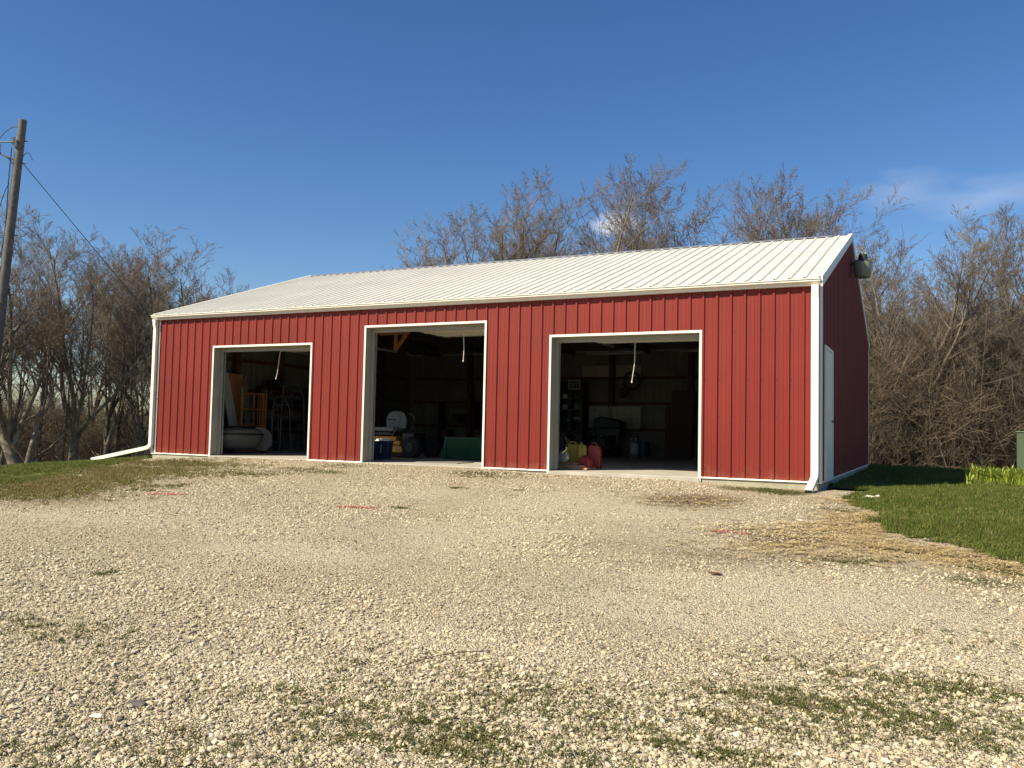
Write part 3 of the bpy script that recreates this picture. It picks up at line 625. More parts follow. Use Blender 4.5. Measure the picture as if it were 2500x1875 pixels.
m.build('grid', 'lattice', pf); m = MB(); m.box((6.24, 10.12, 2.0), (6.62, 10.135, 2.02)); m.box((6.24, 10.12, 2.27), (6.62, 10.135, 2.29)); m.box((6.24, 10.12, 2.02), (6.26, 10.135, 2.27)); m.box((6.60, 10.12, 2.02), (6.62, 10.135, 2.27)); m.build('frame', 'lattice', pf)
for a, b, t in ((6.45, 7.33, 'left of the dark post'), (7.56, 8.36, 'right of the dark post')):
    o = tag(MB().box((a, 10.74, 2.42), (b, 10.765, 2.77)).build('foam_board', 'foam', loc=(a, 10.74, 2.42)), 'pale foam board high on the back wall ' + t, 'board', 'pale boards high on the back wall')
# lattice panel
lt = thing('lattice_panel', (7.55, 10.6, .80), 'white diagonal garden lattice leaning on the back wall', 'lattice')
m = MB(); xa, xb, za, zb = 6.74, 8.40, .82, 1.50
n = 34
for s in (-1, 1):
    for k in range(-12, 40):
        x = xa + k*.075 if s > 0 else xa + k*.075 - .7
        p0, p1 = (x, za), (x + (zb-za), zb)
        if s < 0: p0, p1 = (x + (zb-za), za), (x, zb)
        (ax, az), (bx, bz) = p0, p1
        def clip(ax, az, bx, bz):
            t0, t1 = 0., 1.; dx = bx-ax
            for q0, q1 in ((xa-ax, dx), (ax-xb, -dx)):
                if q1 == 0: continue
                t = q0/q1
                if q1 > 0: t0 = max(t0, t)
                else: t1 = min(t1, t)
            return t0, t1
        t0, t1 = clip(ax, az, bx, bz)
        if t1 - t0 < .03: continue
        P = (ax+(bx-ax)*t0, 10.63 + .006*s, az+(bz-az)*t0); Q = (ax+(bx-ax)*t1, 10.63+.006*s, az+(bz-az)*t1)
        m.bar(P, Q, .026, .006, up=(0, 1, 0))
m.build('slats', 'lattice', lt)
o = MB().lathe([(.01, 1.74), (.07, 1.77), (.115, 1.83), (.13, 1.90), (.115, 1.97), (.07, 2.03), (.01, 2.06)], (7.86, 10.5, 0), 20).build('ball', 'ball', smooth=True, loc=(7.86, 10.5, 1.9)); tag(o, 'brown ball hanging on the back wall above the lattice', 'ball')
m = MB(); m.tube([(8.1+.26*math.cos(a), 10.66, 2.28+.26*math.sin(a)) for a in np.linspace(0, 2*math.pi, 25)], .035, 8, cap=False); tag(m.build('hose_coil', 'dgrey', smooth=True, loc=(8.1, 10.66, 2.28)), 'dark coiled hose hanging beside the brown ball', 'hose')
for x0_, x1_, y, t in ((6.95, 8.75, 9.8, 'longer shop light fixture under the rafters of the right bay'), (9.9, 10.9, 9.5, 'shorter shop light fixture near the right end of the right bay')):
    f = thing('shop_light', (x0_, y, 3.04), t, 'ceiling light', 'shop lights hung inside the barn'); MB().extr([(y-.08, 3.05), (y+.08, 3.05), (y+.03, 3.10), (y-.03, 3.10)], x0_, x1_).build('housing', 'flor', f); MB().tube([(x0_+.03, y-.03, 3.035), (x1_-.03, y-.03, 3.035)], .014, 8).tube([(x0_+.03, y+.03, 3.035), (x1_-.03, y+.03, 3.035)], .014, 8).build('tube', 'lattice', f)
# leaning strips
for i, (x, dx, h) in enumerate(((7.02, .06, 1.30), (7.10, .09, 1.22), (7.18, .12, 1.40))):
    tag(MB().bar((x, 10.25, .02), (x+dx, 10.55, h), .03, .02).build('moulding_strip', 'lattice' if i != 1 else 'galv', loc=(x, 10.25, 0)), ['white moulding strip leaning furthest left by the dark post', 'grey metal strip leaning between the white ones', 'tallest white moulding strip leaning by the dark post'][i], 'trim strip', 'strips leaning near the back post')
# grill / covered cart
gr = thing('barbecue_grill', (7.75, 9.7, 0), 'black covered barbecue grill on a wheeled cart before the lattice', 'grill')
MB().extr([(7.30, .82), (8.16, .82), (8.18, 1.02), (7.95, 1.09), (7.55, 1.16), (7.34, 1.10)], 9.45, 9.95, 'y').build('hood', 'black', gr, bevel=.03, smooth=True)
m = MB(); m.box((7.30, 9.45, .62), (8.16, 9.95, .81))
for x in (7.36, 8.08):
    for y in (9.5, 9.88): m.box((x-.03, y-.03, .06), (x+.03, y+.03, .62))
m.box((7.36, 9.5, .22), (8.1, 9.9, .25)); m.build('cart', 'dgrey', gr)
MB().box((7.62, 9.52, .26), (7.78, 9.8, .62)).build('side_panel', 'black', gr)
for y in (9.42, 9.98): MB().lathe([(.03, y-.02), (.13, y-.02), (.13, y+.02), (.03, y+.02)], (7.36, 0, .13), 18, 'y').build('wheel', 'rubber', gr, smooth=True)
# tiller with long handlebars
ti = thing('garden_tiller', (7.75, 8.9, 0), 'black walk-behind tiller with raised handlebars in front of the grill', 'tiller')
for s in (-.22, .22): MB().tube([(7.70, 8.9+s*.4, .38), (7.30, 8.95+s, .70), (6.95, 9.0+s, 1.02), (6.78, 9.0+s, 1.10), (6.68, 9.0+s, 1.09)], .016, 8).build('handlebar', 'black', ti, smooth=True)
MB().box((7.62, 8.72, .30), (7.98, 9.08, .52)).lathe([(.10, 8.70), (.12, 8.72), (.12, 8.76)], (7.80, 0, .45), 16, 'y').lathe([(.09, .52), (.10, .56), (.05, .58)], (7.85, 8.9, 0), 16).build('engine', 'dgrey', ti, bevel=.02)
MB().extr([(7.45, .22), (7.55, .34), (8.05, .34), (8.15, .22), (8.1, .22), (8.0, .30), (7.6, .30), (7.5, .22)], 8.62, 9.18, 'y').build('tine_guard', 'dgrey', ti)
for y in (8.6, 9.2):
    MB().lathe([(.12, y-.04), (.17, y-.03), (.17, y+.03), (.12, y+.04)], (7.80, 0, .17), 20, 'y').build('wheel', 'rubber', ti, smooth=True)
pt = thing('propane_tank', (8.45, 9.9, 0), 'pale propane tank with collar standing by the leaning lumber', 'gas cylinder')
MB().lathe([(.10, 0), (.11, .03), (.10, .03)], (8.45, 9.9, 0), 20).build('foot_ring', 'tank', pt, smooth=True)
MB().lathe([(.06, .02), (.13, .06), (.155, .12), (.155, .33), (.13, .40), (.05, .44)], (8.45, 9.9, 0), 24).build('tank_body', 'tank', pt, smooth=True)
MB().box((8.36, 9.82, .42), (8.385, 9.98, .53)).box((8.515, 9.82, .42), (8.54, 9.98, .53)).box((8.36, 9.82, .53), (8.54, 9.98, .55)).build('collar', 'tank', pt)
bk = thing('dark_bin', (8.72, 9.95, 0), 'dark blue bucket standing right of the propane tank', 'bucket'); MB().lathe([(.13, 0), (.165, .42), (.175, .42), (.175, .46), (.155, .46), (.12, .05)], (8.72, 9.95, 0), 20).build('bin_body', 'blue', bk, smooth=True); MB().tube([(8.72+.17*math.cos(a), 9.95-.02, .44-.10*math.sin(a)) for a in np.linspace(0, math.pi, 9)], .005, 5).build('handle', 'dgrey', bk)
tag(MB().box((8.00, 9.85, 0), (8.30, 10.10, .30)).box((8.02, 9.87, .30), (8.28, 10.08, .33)).build('cardboard_box', 'ball', loc=(8.15, 9.97, 0), bevel=.01), 'low brown box between the grill and the propane tank', 'box')
tag(MB().box((9.24, 10.35, 0), (9.38, 10.39, 1.50), rot=ry(.02)).build('leaning_board', 'lumber', loc=(9.3, 10.37, 0)), 'narrow plywood strip leaning left of the big brown sheet', 'board')
tag(MB().extr([(9.36, 0), (10.02, 0), (10.14, 1.96), (9.46, 1.98)], 10.30, 10.33, 'y').build('brown_sheet', 'darkply', loc=(9.8, 10.3, 0)), 'large dark brown wooden sheet standing against the back wall', 'board')
# workbench shadow mass behind cans, yellow ring at the left jamb
m = MB(); m.tube([(9.06, 2.3+.27*math.sin(a), .62+.30*math.cos(a)) for a in np.linspace(0, 2*math.pi, 28)], .035, 8, cap=False); tag(m.build('yellow_hose', 'mower', smooth=True, loc=(9.06, 2.3, .6)), 'dull yellow hose reel hanging behind the left jamb of the right doorway', 'hose')
# ------------------------------------------------------------------ middle bay
mw = thing('riding_mower', (4.75, 3.3, 0), 'amber zero-turn riding mower with grey high-back seat', 'mower')
F = lambda fx, fy: (4.10 + fx, 3.2 + fy)
m = MB(); m.extr([(4.05, .12), (5.10, .12), (5.18, .22), (5.05, .28), (4.75, .30), (4.1, .30)], 2.75, 3.45, 'y'); m.build('mowing_deck', 'mower', mw, bevel=.02)
MB().lathe([(.05, 2.70), (.10, 2.71), (.10, 2.76), (.05, 2.77)], (4.62, 0, .12), 16, 'y').build('gauge_wheel', 'rubber', mw, smooth=True)
MB().box((4.05, 2.95, .30), (4.80, 3.6, .50)).box((4.5, 2.85, .30), (4.98, 2.95, .40)).build('chassis', 'mower', mw, bevel=.02)
MB().extr([(3.95, .52), (4.70, .52), (4.62, .60), (4.0, .60)], 2.95, 3.6, 'y').build('fender', 'dgrey', mw, bevel=.02)
s_ = MB(); s_.box((4.15, 2.95, .62), (4.70, 3.42, .72)); s_.build('seat_cushion', 'vinyl', mw, bevel=.04, smooth=True)
m = MB(); pr_ = [(-.24, 0), (.24, 0), (.25, .22), (.20, .38), (.10, .44), (-.10, .44), (-.20, .38), (-.25, .22)]
m.extr([(a, b) for a, b in pr_], -.045, .045, 'y'); V = m.v[-1]; Rm = rz(.55) @ rx(-.20); m.v[-1] = np.array([tuple(Rm @ Vector(p) + Vector((4.60, 3.25, .68))) for p in V]); m.build('seat_back', 'vinyl', mw, bevel=.03, smooth=True)
for y in (2.86, 3.5): MB().tube([(4.72, y, .50), (4.90, y, .72), (4.97, y, .92), (4.88, y, 1.04), (4.78, y, 1.06)], .013, 8).build('control_lever', 'grey', mw, smooth=True)
MB().box((4.60, 2.84, .88), (4.82, 2.90, .91)).build('armrest', 'black', mw, bevel=.01)
for y in (2.80, 3.68):
    w = MB().lathe([(.10, y-.10), (.22, y-.10), (.25, y-.06), (.25, y+.06), (.22, y+.10), (.10, y+.10)], (5.35, 0, .25), 26, 'y').build('wheel', 'rubber', mw, smooth=True)
    MB().lathe([(.02, y-.112), (.11, y-.112), (.11, y-.09), (.02, y-.09)], (5.35, 0, .25), 18, 'y').build('rim', 'dgrey', w, smooth=True)
MB().box((4.95, 2.95, .30), (5.30, 3.5, .60)).build('engine_cover', 'black', mw, bevel=.03)
bn = thing('waste_bin', (5.22, 1.78, 0), 'navy blue plastic bin with papers on top beside the middle door jamb', 'bin')
def taper(c, w0, d0, w1, d1, z0, z1, m=None, rot=0):
    m = m or MB(); V = [(-w0/2, -d0/2, z0), (w0/2, -d0/2, z0), (w0/2, d0/2, z0), (-w0/2, d0/2, z0), (-w1/2, -d1/2, z1), (w1/2, -d1/2, z1), (w1/2, d1/2, z1), (-w1/2, d1/2, z1)]
    R = rz(rot); return m.add([tuple(R @ Vector(p) + Vector((c[0], c[1], 0))) for p in V], [(0,3,2,1),(4,5,6,7),(0,1,5,4),(1,2,6,5),(2,3,7,6),(3,0,4,7)])
taper((5.36, 1.62), .30, .26, .37, .32, 0, .40, rot=.25).build('bin_body', 'blue', bn, bevel=.015)
taper((5.36, 1.62), .40, .35, .40, .35, .385, .41, rot=.25).build('rim', 'blue', bn)
MB().bar((5.42, 1.44, .15), (5.45, 1.42, .33), .035, .004, up=(0, 1, 0)).build('tape_mark', 'tank', bn)
tag(taper((5.40, 1.60), .36, .22, .30, .18, .412, .435, rot=.1).box((5.32, 1.56, .437), (5.52, 1.66, .465), rot=rz(.4)).box((5.24, 1.5, .437), (5.36, 1.62, .455), rot=rz(-.4)).build('paper_pile', 'paper', loc=(5.4, 1.6, .41)), 'loose pile of white papers lying on the navy bin', 'papers')
st_ = thing('storage_tote', (5.02, 1.35, 0), 'pale grey storage tote with blue lid left of the navy bin', 'storage box')
taper((5.02, 1.22), .44, .36, .52, .42, 0, .40, rot=.25).build('tote_body', 'tan', st_, bevel=.02); taper((5.02, 1.22), .55, .45, .50, .40, .402, .44, rot=.25).build('lid', 'tan', st_, bevel=.01); MB().bar((5.12, .99, .16), (5.27, 1.05, .20), .05, .03).build('latch', 'black', st_)
tag(taper((4.98, 1.65), .52, .42, .48, .40, .0, .47, rot=.1).build('blue_crate', 'blue', loc=(4.98, 1.65, 0), bevel=.02), 'navy crate standing behind the pale grey tote', 'crate')
# green loader
ld = thing('loader_tractor', (6.0, 4.0, 0), 'green front loader bucket with raised arms behind the right door jamb', 'loader')
bx, by = 6.10, 3.15
m = MB(); prof = [(0, .06), (0, .10), (-.02, .50), (.05, .52), (.10, .12), (.62, .07), (.62, .02)]
ang = -.10
def bk_(p): 
    return tuple(rz(ang) @ Vector(p) + Vector((bx, by, 0)))
# bucket open to the rear (seen from the door side as a plate)
V = [(0, 0, .06), (1.75, 0, .06), (1.75, -.03, .50), (-.0, -.03, .50), (0, .50, .10), (1.75, .50, .10), (1.75, .42, .48), (0, .42, .48)]
m.add([bk_(p) for p in V], [(0, 1, 2, 3), (4, 7, 6, 5), (0, 4, 5, 1)])
m.add([bk_(p) for p in [(-.16, -.05, .03), (0, -.03, .06), (0, -.03, .50), (-.04, -.03, .50), (-.10, .45, .05), (0, .5, .1), (0, .42, .48), (-.03, .42, .48)]], [(0, 1, 2, 3), (4, 7, 6, 5), (0, 3, 7, 4), (0, 4, 5, 1), (1, 5, 6, 2), (3, 2, 6, 7)])
m.add([bk_(p) for p in [(1.75, -.03, .03), (1.80, -.03, .06), (1.80, -.03, .50), (1.75, -.03, .50), (1.75, .5, .05), (1.8, .5, .1), (1.8, .42, .48), (1.75, .42, .48)]], [(0, 1, 2, 3), (4, 7, 6, 5), (0, 3, 7, 4), (0, 4, 5, 1), (1, 5, 6, 2), (3, 2, 6, 7)])
m.bar(bk_((-.04, -.05, .505)), bk_((1.8, -.05, .505)), .05, .03); m.bar(bk_((-.1, -.10, .04)), bk_((1.8, -.10, .04)), .14, .02)
m.build('bucket', 'green', ld)
MB().bar(bk_((.52, .5, .42)), bk_((.72, 1.2, 1.15)), .07, .13).bar(bk_((.72, 1.2, 1.15)), bk_((1.3, 2.1, 1.35)), .07, .13).bar(bk_((1.45, .5, .42)), bk_((1.5, 1.2, 1.15)), .07, .13).bar(bk_((1.5, 1.2, 1.15)), bk_((1.7, 2.3, 1.35)), .07, .13).build('loader_arm', 'green', ld, bevel=.008)
MB().tube([bk_((.60, .42, .45)), bk_((.85, .9, 1.0))], .022, 8).tube([bk_((1.2, .42, .45)), bk_((1.25, .9, 1.0))], .022, 8).build('hydraulic_ram', 'grey', ld, smooth=True)
MB().tube([bk_((.9, .4, .5)), bk_((.95, .7, .9)), bk_((1.15, .9, 1.1))], .010, 6).tube([bk_((1.1, .4, .5)), bk_((1.3, .7, .95))], .010, 6).build('hydraulic_hose', 'green', ld)
MB().box(bk_((.65, 2.3, .6)), bk_((1.25, 3.6, 1.15))).build('hood', 'green', ld, bevel=.05)
for s in (.55, 1.9):
    p = bk_((s, 2.3, .36)); MB().lathe([(.16, -.12), (.34, -.12), (.37, -.08), (.37, .08), (.34, .12), (.16, .12)], p, 24, 'x').build('tyre', 'rubber', ld, smooth=True)
tag(MB().box((5.6, .95, .002), (7.6, 1.75, .016), rot=rz(.05)).build('floor_mat', 'mat_', loc=(6.6, 1.3, 0)), 'flat grey mat on the floor just inside the middle door', 'mat')
# shelving silhouettes deep in the middle bay
sh = thing('shelf_rack', (3.2, 10.3, 0), 'dark cluttered shelf rack at the back of the middle bay', 'shelf')
m = MB()
for x in (1.6, 2.9, 4.2): MB().box((x, 10.1, 0), (x+.05, 10.5, 1.6)).build('upright', 'dgrey', sh)
for z in (.4, .9, 1.4): MB().box((1.6, 10.1, z), (4.25, 10.5, z+.03)).build('shelf', 'lumber', sh)
rs = random.Random(3)
for i in range(6):
    x = 1.7 + i*.42; zz = (.43, .93, 1.43)[i % 3]; tag(taper((x+.12, 10.3), .26, .28, .30, .3, zz, zz + .22 + .1*rs.random()).build('carton', ['ball', 'dgrey', 'lumber'][i % 3], loc=(x, 10.3, zz)), 'dim ' + ('brown', 'charcoal', 'reddish')[i % 3] + ' carton on the ' + ('bottom', 'middle', 'top')[i % 3] + ' shelf of the dark rack, ' + ('left bay' if i < 3 else 'right bay') + ' of the rack', 'box', 'cartons on the dark shelf rack')
# ------------------------------------------------------------------ left bay (things along the end wall)
for i, (y, h) in enumerate(((1.72, 2.05), (1.80, 2.2), (1.93, 2.0))):
    tag(MB().bar((.62, y+.28, .01), (.30, y+.02, h), .085, .02, up=(1, 0, 0)).build('vinyl_strip', 'tank', loc=(.6, y, 0)), ['pale long strip leaning nearest the left door jamb', 'tallest pale strip leaning on the end wall', 'pale strip leaning against the plywood sheet'][i], 'trim strip', 'pale strips leaning on the end wall')
tag(MB().extr([(2.02, .02), (2.50, .02), (2.50, 1.98), (2.02, 2.00)], .30, .315, 'x').box((.316, 2.03, .98), (.322, 2.49, 1.00)).build('plywood_sheet', 'plywood', loc=(.3, 2.2, 0)), 'orange brown plywood sheet leaning on the end wall', 'plywood')
tag(MB().tube([(.66, 2.12, .02), (.35, 2.56, 1.95)], .014, 8).build('conduit_pipe', 'galv', loc=(.6, 2.1, 0)), 'thin grey pipe leaning beside the plywood sheet', 'pipe')
def frame_scaf(y0, y1, x, h, label, rungs, verts):
    t = thing('scaffold_frame', (x, (y0+y1)/2, 0), label, 'scaffold', 'orange scaffold frames leaning in the left bay')
    for y in (y0, y1): 
        MB().tube([(x, y, .02), (x, y, h-.16)], .021, 10).build('upright', 'orange', t, smooth=True)
        MB().tube([(x, y, h-.16), (x, y, h)], .017, 8).build('coupling_pin', 'chrome', t, smooth=True)
    m = MB()
    for z in rungs: m.tube([(x, y0, z), (x, y1, z)], .016, 8)
    for y in verts: m.tube([(x, y, rungs[0]), (x, y, rungs[-1])], .012, 8)
    m.build('rungs', 'orange', t, smooth=True)
rung = [.25, .68, 1.10, 1.50]
frame_scaf(2.06, 2.92, .74, 1.64, 'orange scaffold frame leaning nearest the doorway', rung, [2.70, 2.81])
frame_scaf(2.14, 2.97, .62, 1.65, 'middle orange scaffold frame of the leaning three', rung, [2.62, 2.75])
frame_scaf(2.24, 3.03, .50, 1.66, 'orange scaffold frame furthest back of the leaning three', rung, [2.72])
tb = [tag(MB().tube([(.42, 2.60+.05*i, .02), (.25, 2.62+.05*i, 1.9-.12*i)], .010, 6).build('pipe_length', 'galv', loc=(.4, 2.6+.05*i, 0)), ['slim grey pipe standing furthest left behind the scaffold', 'slim grey pipe standing second behind the scaffold', 'slim grey pipe standing third behind the scaffold', 'shortest grey pipe standing behind the scaffold'][i], 'pipe', 'slim pipes behind the scaffold') for i in range(4)]
# boat-like fibreglass body
bt = thing('fibreglass_hull', (1.25, 1.8, 0), 'off-white rounded fibreglass hull with black edge behind the left door jamb', 'boat')
def hull(prof, sx, sy, c, k=28, rot=0):
    m = MB(); V = []
    for r, h in prof:
        for j in range(k):
            a = 2*math.pi*j/k; e = .75
            x = math.copysign(abs(math.cos(a))**e, math.cos(a))*r*sx; y = math.copysign(abs(math.sin(a))**e, math.sin(a))*r*sy
            V.append(tuple(rz(rot) @ Vector((x, y, h)) + Vector(c)))
    n = len(prof); return m.add(V, [(i*k+j, i*k+(j+1) % k, (i+1)*k+(j+1) % k, (i+1)*k+j) for i in range(n-1) for j in range(k)] + [tuple(range(k))[::-1], tuple((n-1)*k+j for j in range(k))])
hc = (1.18, 1.55, 0)
hull([(.60, .10), (.80, .16), (.94, .30), (1.0, .43), (1.0, .45)], .34, .62, hc, rot=-.15).build('hull_body', 'hull', bt, smooth=True)
hull([(1.03, .45), (1.04, .475), (1.02, .49)], .34, .62, hc, rot=-.15).build('rub_rail', 'black', bt, smooth=True)
hull([(.99, .49), (.90, .56), (.70, .60)], .34, .62, hc, rot=-.15).build('deck', 'hull', bt, smooth=True)
hull([(.66, .60), (.68, .64), (.60, .66), (.3, .67)], .34, .62, hc, rot=-.15).build('seat_pad', 'black', bt, smooth=True)
MB().box((.95, 1.2, .0), (1.05, 1.9, .10)).box((1.35, 1.2, 0), (1.45, 1.9, .10)).build('cradle', 'lumber', bt)
o = MB().lathe([(.02, -.03), (.20, -.028), (.295, -.005), (.31, .0), (.31, .012), (.29, .012), (.02, -.01)], (0, 0, 0), 30, 'x')
o.v[-1] = np.array([tuple(rz(-.45) @ ry(-.25) @ Vector(p) + Vector((1.05, 2.42, .345))) for p in o.v[-1]])
dd = thing('round_disc', (1.05, 2.42, .03), 'pale round disc standing on edge beside the fibreglass hull', 'disc'); o.build('dish', 'disc', dd, smooth=True)
MB().tube([(.98, 2.42, .30), (.80, 2.45, .03)], .012, 6).build('prop', 'dgrey', dd)
# two tubular ladder stands
def ladder_stand(x, y0, y1, h, lean, label):
    t = thing('ladder_stand', (x, (y0+y1)/2, 0), label, 'ladder stand', 'grey tubular ladder stands in the left bay')
    ym = (y0+y1)/2
    MB().tube([(x, y0, .02), (x+.02, y0-.04, .9), (x+.04, y0, h*.94), (x+.04, y0+.10, h), (x+.02, ym+.05, h), (x, y1-.28, h*.96), (x, y1-.10, h*.80), (x, y1, .02)], .020, 8).build('bent_rail', 'grey', t, smooth=True)
    MB().tube([(x-.45, y0+.05, .02), (x-.40, y0, h*.94), (x-.38, y0+.12, h), (x-.4, y1-.28, h*.96), (x-.42, y1-.10, h*.8), (x-.45, y1+.05, .02)], .020, 8).build('bent_rail', 'grey', t, smooth=True)
    m = MB()
    for z in (.25, .6, .95, 1.25): m.tube([(x+.01, y0, z), (x, y1-.08*z, z)], .014, 6)
    m.tube([(x+.02, y0, h*.72), (x, y1-.25, h*.96)], .012, 6); m.tube([(x, y1-.06, .9), (x-.4, y1-.06, .9)], .012, 6); m.tube([(x, y0, 1.0), (x-.4, y0, 1.0)], .012, 6); m.tube([(x+.02, ym, h), (x-.4, ym, h)], .012, 6)
    m.build('cross_tube', 'grey', t, smooth=True)
ladder_stand(.92, 2.98, 3.72, 1.45, 0, 'lower grey tubular ladder stand just behind the disc')
ladder_stand(.80, 3.45, 4.42, 1.82, 0, 'taller grey tubular ladder stand nearest the red wall pier')
# dark clutter shelf behind
sh = thing('tool_rack', (.35, 4.0, 0), 'dark tool rack behind the tubular ladder stands', 'shelf')
for y in (3.1, 5.0): MB().box((.22, y, 0), (.5, y+.05, 1.75)).build('upright', 'dgrey', sh)
for z in (.5, 1.1, 1.6): MB().box((.22, 3.1, z), (.5, 5.05, z+.03)).build('shelf', 'lumber', sh)
for i, (y, z, c) in enumerate(((3.3, 1.13, 'black'), (3.8, 1.13, 'dgrey'), (4.4, 1.13, 'black'), (3.4, .53, 'dgrey'), (4.2, .53, 'black'), (3.4, 1.63, 'black'))):
    tag(taper((.36, y+.15), .22, .34, .2, .3, z, z+.28).build('tool_case', c, loc=(.36, y, z), bevel=.02), ('black case nearest the door on the middle shelf of the tool rack', 'charcoal case in the middle of the tool rack middle shelf', 'black case furthest from the door on the tool rack middle shelf', 'charcoal case on the bottom shelf of the tool rack, near end', 'black case on the bottom shelf of the tool rack, far end', 'black case alone on the top shelf of the tool rack')[i], 'tool case', 'tool cases on the dark rack')
# ------------------------------------------------------------------ right edge: utility box, flowers
ux, uy, uz = at_depth(2585, 18.6)
ub = thing('utility_box', (ux, uy, uz), 'dark green electrical cabinet on a concrete pad at the right edge', 'electrical box')
Rb = rz(-.35)
def bxr(m, a, b): return m.box(tuple(np.array(a)+np.array((ux, uy, uz))), tuple(np.array(b)+np.array((ux, uy, uz))), rot=Rb, piv=(ux, uy, uz))
bxr(MB(), (-1.0, -.60, -.15), (.95, .70, .13)).build('concrete_pad', 'pad', ub, bevel=.02)
bxr(MB(), (-.72, -.42, .13), (.62, .5, 1.02)).build('cabinet', 'ugreen', ub, bevel=.015)
bxr(MB(), (-.74, -.44, 1.02), (.64, .52, 1.05)).build('lid', 'ugreen', ub, bevel=.01)
bxr(MB(), (-.50, -.428, .93), (-.485, -.42, 1.0)).build('hinge', 'porcelain', ub)
m = MB()
m.tube([(15.42, -1.02, float(gz(15.42, -1.02))+.02), (15.48, -1.0, float(gz(15.48, -1))+.035), (15.56, -.98, float(gz(15.56, -.98))+.03), (15.62, -.95, float(gz(15.6, -.95))+.045), (15.66, -.98, float(gz(15.66, -.98))+.02)], [.02, .035, .025, .03, .022], 8)
tag(m.build('glove', 'paper', smooth=True, loc=(15.5, -1, float(gz(15.5, -1)))), 'crumpled pale yellow glove lying where gravel meets the lawn', 'glove')
# ------------------------------------------------------------------ scattering
def scatter(name, protos, pts, scl, rot, pick, mats, label, kind='stuff', smooth=False):
    """one object: prototypes and loose points in one mesh; geometry nodes set a prototype on every point"""
    V, F, MI, pid = [], [], [], []; n = 0
    for k, (v, f, mi) in enumerate(protos):
        V.append(np.asarray(v, float)); F += [tuple(i+n for i in q) for q in f]; MI += [mi]*len(f) if isinstance(mi, int) else list(mi); pid += [k]*len(v); n += len(v)
    V.append(pts); pid += [-1]*len(pts); V = np.concatenate(V)
    me = bpy.data.meshes.new(name); me.from_pydata(V.tolist(), [], F)
    for m_ in mats: me.materials.append(m_)
    me.polygons.foreach_set('material_index', MI); me.polygons.foreach_set('use_smooth', [smooth]*len(F))
    def attr(nm, t, arr, full):
        a = me.attributes.new(nm, t, 'POINT'); a.data.foreach_set('value' if t == 'INT' else 'vector', full)
    z = np.zeros((n, 3))
    attr('pid', 'INT', None, np.array(pid, dtype=np.int32))
    attr('pick', 'INT', None, np.concatenate([np.zeros(n, np.int32), np.asarray(pick, np.int32)]))
    attr('scl', 'FLOAT_VECTOR', None, np.concatenate([z, scl]).astype(np.float32).ravel()); attr('rot', 'FLOAT_VECTOR', None, np.concatenate([z, rot]).astype(np.float32).ravel())
    o = bpy.data.objects.new(name, me); COL.objects.link(o); tag(o, label, kind=kind)
    ng = bpy.data.node_groups.new(name, 'GeometryNodeTree'); ng.interface.new_socket('Geometry', in_out='INPUT', socket_type='NodeSocketGeometry'); ng.interface.new_socket('Geometry', in_out='OUTPUT', socket_type='NodeSocketGeometry')
    N, K = ng.nodes, ng.links; gi = N.new('NodeGroupInput'); go = N.new('NodeGroupOutput')
    def na(nm, t):
        a = N.new('GeometryNodeInputNamedAttribute'); a.data_type = t; a.inputs['Name'].default_value = nm; return a.outputs['Attribute']
    cmp = N.new('FunctionNodeCompare'); cmp.data_type = 'INT'; cmp.operation = 'LESS_THAN'; K.new(na('pid', 'INT'), cmp.inputs[2]); cmp.inputs[3].default_value = 0
    sg = N.new('GeometryNodeSeparateGeometry'); sg.domain = 'POINT'; K.new(gi.outputs[0], sg.inputs[0]); K.new(cmp.outputs[0], sg.inputs['Selection'])
    si = N.new('GeometryNodeSplitToInstances'); si.domain = 'POINT'; K.new(sg.outputs['Inverted'], si.inputs[0]); K.new(na('pid', 'INT'), si.inputs['Group ID'])
    ip = N.new('GeometryNodeInstanceOnPoints'); K.new(sg.outputs['Selection'], ip.inputs['Points']); K.new(si.outputs['Instances'], ip.inputs['Instance']); ip.inputs['Pick Instance'].default_value = True
    K.new(na('pick', 'INT'), ip.inputs['Instance Index']); K.new(na('rot', 'FLOAT_VECTOR'), ip.inputs['Rotation']); K.new(na('scl', 'FLOAT_VECTOR'), ip.inputs['Scale'])
    K.new(ip.outputs[0], go.inputs[0]); md = o.modifiers.new('scatter', 'NODES'); md.node_group = ng
    return o
rng = np.random.default_rng(7)
def ico(sub):
    import bmesh
    b = bmesh.new(); bmesh.ops.create_icosphere(b, subdivisions=sub, radius=1); v = np.array([x.co[:] for x in b.verts]); f = [tuple(x.index for x in q.verts) for q in b.faces]; b.free(); return v, f
iv, if_ = ico(2)
stones = []
for k in range(8):
    v = iv.copy()
    for j in range(9):      # chip flat facets off the pebble
        n_ = rng.normal(size=3); n_ /= np.linalg.norm(n_); h = rng.uniform(.55, .9); d = v @ n_; v = np.where((d > h)[:, None], v - (d-h)[:, None]*n_, v)
    v *= (1 + .08*rng.normal(size=(len(v), 1))); v *= np.array([1, rng.uniform(.6, .95), rng.uniform(.4, .7)]); stones.append((v*.5, if_, 0))
def cone_pts(n, d0, d1, half=.66, pw=.5):
    u = rng.random(n); d = (d0**(1/pw) + u*(d1**(1/pw) - d0**(1/pw)))**pw; a = rng.uniform(-half, half, n)
    fx, fy = CF.x/math.hypot(CF.x, CF.y), CF.y/math.hypot(CF.x, CF.y); ca, sa = np.cos(a), np.sin(a)
    return CAM.x + d*(fx*ca + fy*sa), CAM.y + d*(fy*ca - fx*sa), d
def fbm(x, y, s, seed=0):
    return np.array([noise.noise(Vector((a*s + seed, b*s, seed*.37))) + .5*noise.noise(Vector((a*s*2.3, b*s*2.3 + seed, 3.1))) for a, b in zip(x, y)])
P = []
